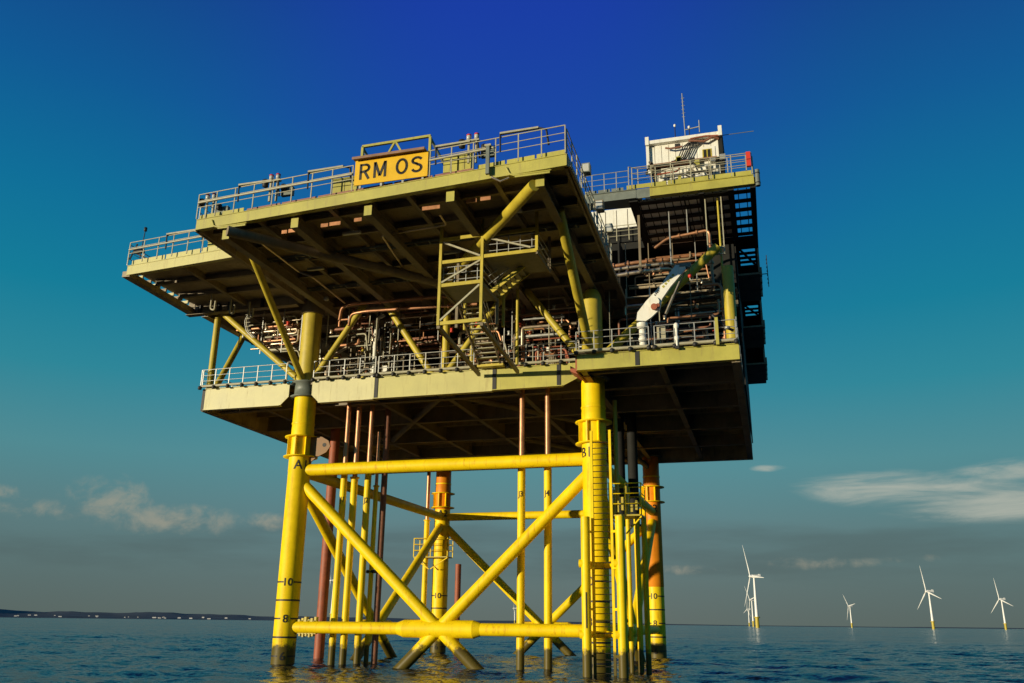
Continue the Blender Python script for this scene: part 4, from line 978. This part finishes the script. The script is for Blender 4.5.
for k in range(6): MB().bar((-4.3+.03*k, -.93, 21.0-k*.27), (-4.0+.05*k, -.93, 21.0-k*.27), .04, .03).build('clip', RAILY, cl_)
# right-hand side big pipes
pipe([(18.4, 2.2, 23.1), (20.4, 2.1, 23.2), (22.4, 2.1, 23.2), (22.6, 3.5, 23.2)], .11, BRONZE, 'top of three stacked horizontal pipes above the crane')
pipe([(18.4, 1.9, 22.75), (20.4, 1.8, 22.8), (22.5, 1.8, 22.8), (22.8, 3.5, 22.8)], .10, PIPE, 'middle of three stacked horizontal pipes above the crane')
pipe([(18.4, 1.6, 22.2), (20.4, 1.5, 22.3), (22.4, 1.5, 22.35), (22.9, 3.5, 22.3)], .13, PIPE, 'lowest and brightest of three stacked pipes above the crane')
pipe([(21.6, 1.4, 23.7), (22.4, 1.3, 24.2), (24.7, 1.0, 24.3), (24.85, 1.0, 24.1), (24.85, 1.0, 21.6), (24.9, .8, 20.6), (24.6, .8, 20.4)], .085, BRONZE, 'long pipe running right then bending down above the crane tip')
pipe([(24.3, .5, 20.7), (25.2, .5, 20.7), (25.35, .5, 20.4), (25.35, .5, 16.5)], .09, BRONZE, 'upright orange pipe close left of the right corner column')
hd = thing('hanging_ladder_frame', 'short yellow hanging ladder frame above the right corner column', 'ladder frame', (25.1, .2, 22.5))
for x_ in (24.75, 25.65): MB().bar((x_, .1, 22.3), (x_, .1, 25.9), .06, .06, (0, 1, 0)).build('hanger', RAILY, hd)
for z_ in (22.35, 22.75): MB().bar((24.75, .1, z_), (25.65, .1, z_), .08, .09).build('crossbar', RAILY, hd)
for k, (x_, z0_, z1_) in enumerate(((20.75, 22.1, 26.0), (22.55, 22.4, 25.9), (23.6, 24.3, 25.9), (19.0, 22.2, 24.0))):
    single(MB().bar((x_, 1.2, z0_), (x_, 1.2, z1_), .14 if k == 0 else .06, .1, (0, 1, 0)), 'pipe_hanger', BEAM if k == 0 else GALV,
           ['stout brown hanger crossing the three stacked pipes', 'thin bright hanger rod right of the three stacked pipes', 'short thin hanger holding the long bending pipe', 'thin hanger left of the stacked pipes near the overhang'][k], 'hanger', (x_, 1.2, z0_), 'pipe hangers under the roof deck')
# clutter : framed valve skids and caged ladders
def ladder(x, y, z0, z1, label, w=.42):
    t_ = thing('ladder', label, 'ladder', (x, y, z0), 'ladders among the pipework')
    for s_ in (0, w): MB().bar((x+s_, y, z0), (x+s_, y, z1), .05, .05, (0, 1, 0)).build('stile', RAILY, t_)
    k = int((z1-z0)/.33)
    for i in range(k): MB().tube((x, y, z0+.2+i*.33), (x+w, y, z0+.2+i*.33), .022, 6).build('rung', GALV, t_)
ladder(4.45, 1.3, 16.3, 20.6, 'upright ladder beside the white standpipe between the two braces')
ladder(3.0, 1.6, 18.6, 20.4, 'short ladder hanging left of the white standpipe')
ladder(13.5, 2.2, 16.6, 20.0, 'pale ladder among red valves right of the stairs')
ladder(2.45, 2.0, 16.4, 18.8, 'short low ladder close right of the left column')
ladder(14.35, 3.4, 16.8, 19.9, 'dim ladder behind the red valves right of the stairs')
def skid(x, y, z, w, d, h, label, seed, red=.25):
    r_ = random.Random(seed)
    t_ = thing('valve_skid', label, 'pipe skid', (x, y, z), 'pipe and valve skids on the lower deck')
    for a in (0, w):
        for b in (0, d): MB().bar((x+a, y+b, z), (x+a, y+b, z+h), .07, .07, (0, 1, 0)).build('frame_post', RAILY if r_.random() < .5 else BEAM, t_)
    for zz_ in (h, h*.5): MB().path([(x, y, z+zz_), (x+w, y, z+zz_), (x+w, y+d, z+zz_), (x, y+d, z+zz_), (x, y, z+zz_)], .035, 6).build('frame_rail', BEAM, t_)
    for k in range(int(w*h*2.2)):
        px_, py, pz = x+r_.uniform(0, w), y+r_.uniform(0, d), z+r_.uniform(.1, h*.85)
        m_ = r_.choices([PIPE, BRONZE, RUST, RED, YEL2, GALV], [4, 4, 2, red*2, 1.2, 3])[0]
        ty = r_.random()
        if ty < .4:
            e = r_.choice([(r_.uniform(.3, 1.1), 0, 0), (0, 0, r_.uniform(.3, 1.2)), (0, 0, -r_.uniform(.2, .6))])
            f_ = (px_+e[0], py, pz+e[2]); g_2 = (f_[0], py+.1, f_[2]+r_.choice([.25, -.25])) if e[0] else (f_[0]+r_.choice([.25, -.25]), py+.1, f_[2])
            MB().path([(px_, py, pz), f_, g_2], r_.uniform(.03, .07), 8, .12).build('pipe', m_, t_)
        elif ty < .72:
            v = MB().lathe([(.04, -.16), (.13, -.13), (.13, -.08), (.07, -.05), (.11, 0), (.07, .05), (.13, .08), (.13, .13), (.04, .16)], (px_, py, pz), 12).tube((px_, py, pz), (px_, py-.22, pz), .025, 6).build('valve', m_, t_)
            MB().lathe([(.10, -.012), (.13, -.012), (.13, .012), (.10, .012)], (px_, py-.22, pz), 12).build('handwheel', RED if r_.random() < red else GALV, v)
        else:
            s_ = r_.uniform(.12, .3); MB().box(px_, px_+s_, py-.05, py+.15, pz, pz+s_*1.3).build('junction_box', r_.choice([GALV, YEL2, WHITE, BEAM]), t_)
    return t_
def rack(label, u0, u1, v0, v1, z0, z1, n, seed, mats=None, top=21.4):
    r_ = random.Random(seed); mats = mats or [BRONZE, PIPE, DUCT, PIPE, BRONZE, HALL, RAILY]
    t_ = thing('pipe_rack', label, 'pipe rack', (u0, v0, z0), 'pipe racks hung under the upper deck')
    for k in range(n):
        z_ = z0+(z1-z0)*(k+.5)/n+r_.uniform(-.08, .08); v_ = r_.uniform(v0, v1); a = u0+r_.uniform(0, .35)*(u1-u0); b = u1-r_.uniform(0, .35)*(u1-u0); rr = r_.choice([.04, .055, .07, .1])
        pts = [(a, v_, z_), (b, v_, z_)]
        e = r_.random()
        if e < .35: pts.append((b, v_, min(top-.1, z_+r_.uniform(.3, .9))))
        elif e < .65: pts += [(b+.2, v_, z_-r_.uniform(.4, 1.4))]
        if r_.random() < .4: pts.insert(0, (a, v_+.02, z_-r_.uniform(.4, 1.6)))
        elif r_.random() < .4: pts.insert(0, (a-.1, v_+1.2, z_))
        m_ = r_.choice(mats)
        MB().path(pts, rr, 8, .18).build('pipe', m_, t_)
    k = max(2, int((u1-u0)/1.4))
    for i in range(k+1):
        x_ = u0+(u1-u0)*i/k+r_.uniform(-.2, .2)
        MB().bar((x_, v0-.05, z0-.1), (x_, v0-.05, top), .05, .05, (0, 1, 0)).build('hanger', r_.choice([GALV, RAILY, BEAM]), t_)
        zc2 = r_.uniform(z0, z1)
        MB().lathe([(.04, -.14), (.12, -.11), (.06, -.04), (.1, 0), (.06, .04), (.12, .11), (.04, .14)], (x_+.3, v0-.05, zc2), 10).build('valve', r_.choice([PIPE, BRONZE, GALV, RED]), t_)
    return t_
rack('loose pipe rack below the left wing, outermost', -5.6, -.8, .8, 2.6, 19.3, 21.1, 9, 31)
rack('pipe rack just right of the left column top', .9, 4.0, .3, 1.8, 18.9, 21.2, 12, 32)
rack('pipe rack between the two centre-left braces', 4.0, 8.4, .8, 2.5, 18.9, 21.1, 11, 33)
rack('pipe rack behind the left half of the stair tower', 8.6, 12.6, 1.0, 3.0, 17.6, 21.0, 12, 34)
rack('pipe rack between the stair flight and the right column', 13.0, 17.2, .8, 2.8, 18.0, 21.1, 14, 35, [BRONZE, PIPE, RUST, GALV, BEAM])
rack('low pipe rack behind the rail left of the crane', 18.8, 21.0, 1.8, 4.0, 17.4, 21.0, 9, 36)
rack('pipe rack behind and right of the crane boom', 21.5, 25.2, 1.8, 4.2, 17.6, 21.3, 12, 37, [HALL, DUCT, HALL, BEAM, BRONZE])
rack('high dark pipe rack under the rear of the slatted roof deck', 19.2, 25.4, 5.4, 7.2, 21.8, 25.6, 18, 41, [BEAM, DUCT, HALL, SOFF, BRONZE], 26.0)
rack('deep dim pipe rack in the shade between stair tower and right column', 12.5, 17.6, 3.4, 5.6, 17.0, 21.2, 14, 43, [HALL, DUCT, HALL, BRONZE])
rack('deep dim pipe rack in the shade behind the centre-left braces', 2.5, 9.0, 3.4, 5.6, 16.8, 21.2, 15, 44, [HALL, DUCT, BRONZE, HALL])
rack('outer pipe rack under the left wing right against the left column', -3.4, -.7, -.2, .8, 18.6, 21.2, 8, 45)
skid(.9, 1.0, 16.3, 2.0, 1.6, 1.9, 'crowded low valve skid just right of the left column', 1)
skid(1.0, 3.6, 16.3, 2.2, 1.2, 4.2, 'tall pipe skid behind the low one right of the left column', 2)
skid(3.2, 2.0, 16.3, 1.9, 1.0, 4.4, 'tall framed pipe skid around the white standpipe', 3)
skid(-3.3, 3.0, 16.3, 2.4, 1.4, 2.6, 'pipe skid left of the left column with sky behind', 4)
skid(-2.2, 5.2, 18.0, 2.2, 1.2, 3.2, 'raised pipe skid high up left of the left column', 14)
skid(12.9, 1.6, 16.3, 2.2, 1.0, 4.0, 'pipe skid with red valves right of the stairs', 5, 1.2)
skid(15.0, 2.6, 16.3, 2.0, 1.0, 3.6, 'dim pipe skid left of the right front column', 6, .8)
skid(6.2, 3.0, 16.3, 4.2, 1.2, 1.2, 'long low pipe skid behind the centre rail', 7)
skid(19.2, 1.0, 16.3, 1.0, .8, 1.6, 'small red and orange skid left of the crane pedestal', 8, 2)
skid(22.4, 4.2, 17.2, 3.0, 1.0, 3.6, 'dim pipe skid behind the crane boom', 9, .2)
skid(10.3, 3.2, 18.0, 2.4, 1.0, 2.6, 'dim pipe skid behind the stair flight', 10)
for k, (x_, y_, r_, z1_, m_, lb) in enumerate(((3.95, 1.1, .13, 20.7, WHITE, 'white standpipe with elbow between the two centre-left braces'), (10.3, 1.4, .16, 21.4, YEL2, 'thin yellow stanchion behind the stair flight'), (13.1, 2.9, .12, 21.4, BRONZE, 'thin orange standpipe among the red valves'))):
    pipe([(x_, y_, 16.3), (x_, y_, z1_), (x_+.5, y_, z1_+.2)] if k == 0 else [(x_, y_, 16.3), (x_, y_, z1_)], r_, m_, lb)
for k in range(5):
    z_ = 17.4+k*.85
    pipe([(4.9, 4.6-.1*k, z_), (11.8, 4.6-.1*k, z_+.03*k)], .06+.012*(k % 3), [BRONZE, BEAM, PIPE, BEAM, BRONZE][k],
         ['lowest dim pipe on the dark wall left of the stairs', 'second lowest dim pipe on the dark wall left of the stairs', 'middle dim pipe on the dark wall left of the stairs', 'fourth dim pipe up on the dark wall left of the stairs', 'topmost dim pipe on the dark wall left of the stairs'][k])
for k in range(4):
    z_ = 18.0+k*1.05
    pipe([(19.4, 4.6, z_), (21.5+k*.3, 4.6, z_+.05), (22.6+k*.3, 4.5, z_+.35), (25.4, 4.5, z_+.4)], .07, [BEAM, BRONZE, PIPE, BEAM][k],
         ['lowest cranked pipe on the dark wall behind the crane', 'second cranked pipe up on the dark wall behind the crane', 'third cranked pipe up on the dark wall behind the crane', 'topmost cranked pipe on the dark wall behind the crane'][k])
single(MB().lathe([(.1, 0), (.16, .05), (.16, .2), (.05, .28)], (2.1, -2.2, 20.9), 14), 'bulkhead_lamp', GLASS, 'small round lamp under the overhang right of the left column', 'lamp', (2.1, -2.2, 20.9))
hs = thing('hose_coil', 'hanging black hose and shackles by the right corner column', 'hose', (25.2, -3.0, 16.5))
MB().path([(24.9, -3.1, 17.6), (25.2, -3.2, 17.2), (25.5, -3.1, 16.9), (25.9, -3.0, 16.7)], .07, 8).build('hose', BLACK, hs); MB().lathe([(.05, 0), (.14, .04), (.14, .14), (.05, .18)], (25.6, -3.3, 16.7), 12).build('shackle', GALV, hs)

# ================================================================== WIND TURBINES
def turbine(label, a, dist, yaw, spin, hub=68., R_=49., rot=True):
    P = bearing(a, dist)
    t_ = thing('wind_turbine', label, 'wind turbine', (P.x, P.y, 0), 'wind turbines on the horizon')
    x, y = P.x, P.y
    tr = MB().lathe([(2.3, 14), (2.25, 18), (1.3, hub-2)], (x, y, 0), 20).build('tower', TWHITE, t_)
    tp = MB().lathe([(2.6, -3), (2.6, 14)], (x, y, 0), 20).build('transition_piece', YEL2, t_)
    MB().lathe([(2.6, 0), (4.2, 0), (4.2, 1.2), (2.6, 1.2)], (x, y, 13), 20).build('service_platform', YEL2, tp)
    nx_, ny_ = math.cos(yaw), math.sin(yaw); nd = Vector((nx_, ny_, 0)); C = Vector((x, y, hub))
    MB().bar(C-nd*9.0, C+nd*3.0, 4.0, 4.0).bar(C-nd*9-Vector((0, 0, -2.2)), C-nd*6.5-Vector((0, 0, -2.2)), 2.5, 1.6).build('nacelle', TWHITE, t_)
    H = C+nd*5.0
    MB().tube(C+nd*3, H+nd*1.0, 1.9, 18).tube(H+nd*1.0, H+nd*2.6, 1.9, 18, .4).build('hub', TWHITE, t_)
    sx_ = Vector((0, 0, 1)).cross(nd)
    for k in range(3):
        ang = spin+k*2*PI/3; d = Vector((0, 0, 1))*math.cos(ang)+sx_*math.sin(ang); c = d.cross(nd)
        vs = []; prof = [(1.0, .9, .8), (4, 1.0, .7), (10, 1.5, .4), (20, 1.15, .26), (33, .75, .16), (44, .45, .1), (R_, .12, .05)]
        for s_, w_, th_ in prof:
            o_ = H+d*s_
            for q1, q2 in ((-1, 0), (-.3, 1), (1, .15), (-.3, -1)): vs.append(o_+c*(q1*w_)+nd*(q2*th_+.6))
        m_ = len(prof)
        MB().add(vs, [(i*4+j, (i+1)*4+j, (i+1)*4+(j+1) % 4, i*4+(j+1) % 4) for i in range(m_-1) for j in range(4)]+[(0, 1, 2, 3), (4*m_-1, 4*m_-2, 4*m_-3, 4*m_-4)]).build('blade', TWHITE, t_)
YW = R(203)     # rotors face left and towards the viewer
turbine('nearest and tallest white wind turbine, right of the platform', .2673, 1290, YW, R(-25))
turbine('middle turbine of the trio close behind the tallest one', .2632, 2500, YW, R(80))
turbine('smallest turbine of the trio behind the tallest one', .259, 3900, YW, R(10))
turbine('small lone wind turbine midway along the right horizon', .3613, 3200, YW, R(-38))
turbine('wind turbine second from the right edge of the horizon', .4374, 1870, YW, R(-12))
turbine('wind turbine at the far right edge of the view', .5008, 2400, YW, R(-10))
turbine('wind turbine seen between the tubes left of centre under the platform', -.1930, 1560, YW, R(4))
turbine('tiny wind turbine just left of the J3 tube', .0065, 4200, YW, R(30))

for o in bpy.data.objects:
    if o.name.startswith('camera') or o.name == 'sun': continue
print('objects', len(bpy.data.objects))
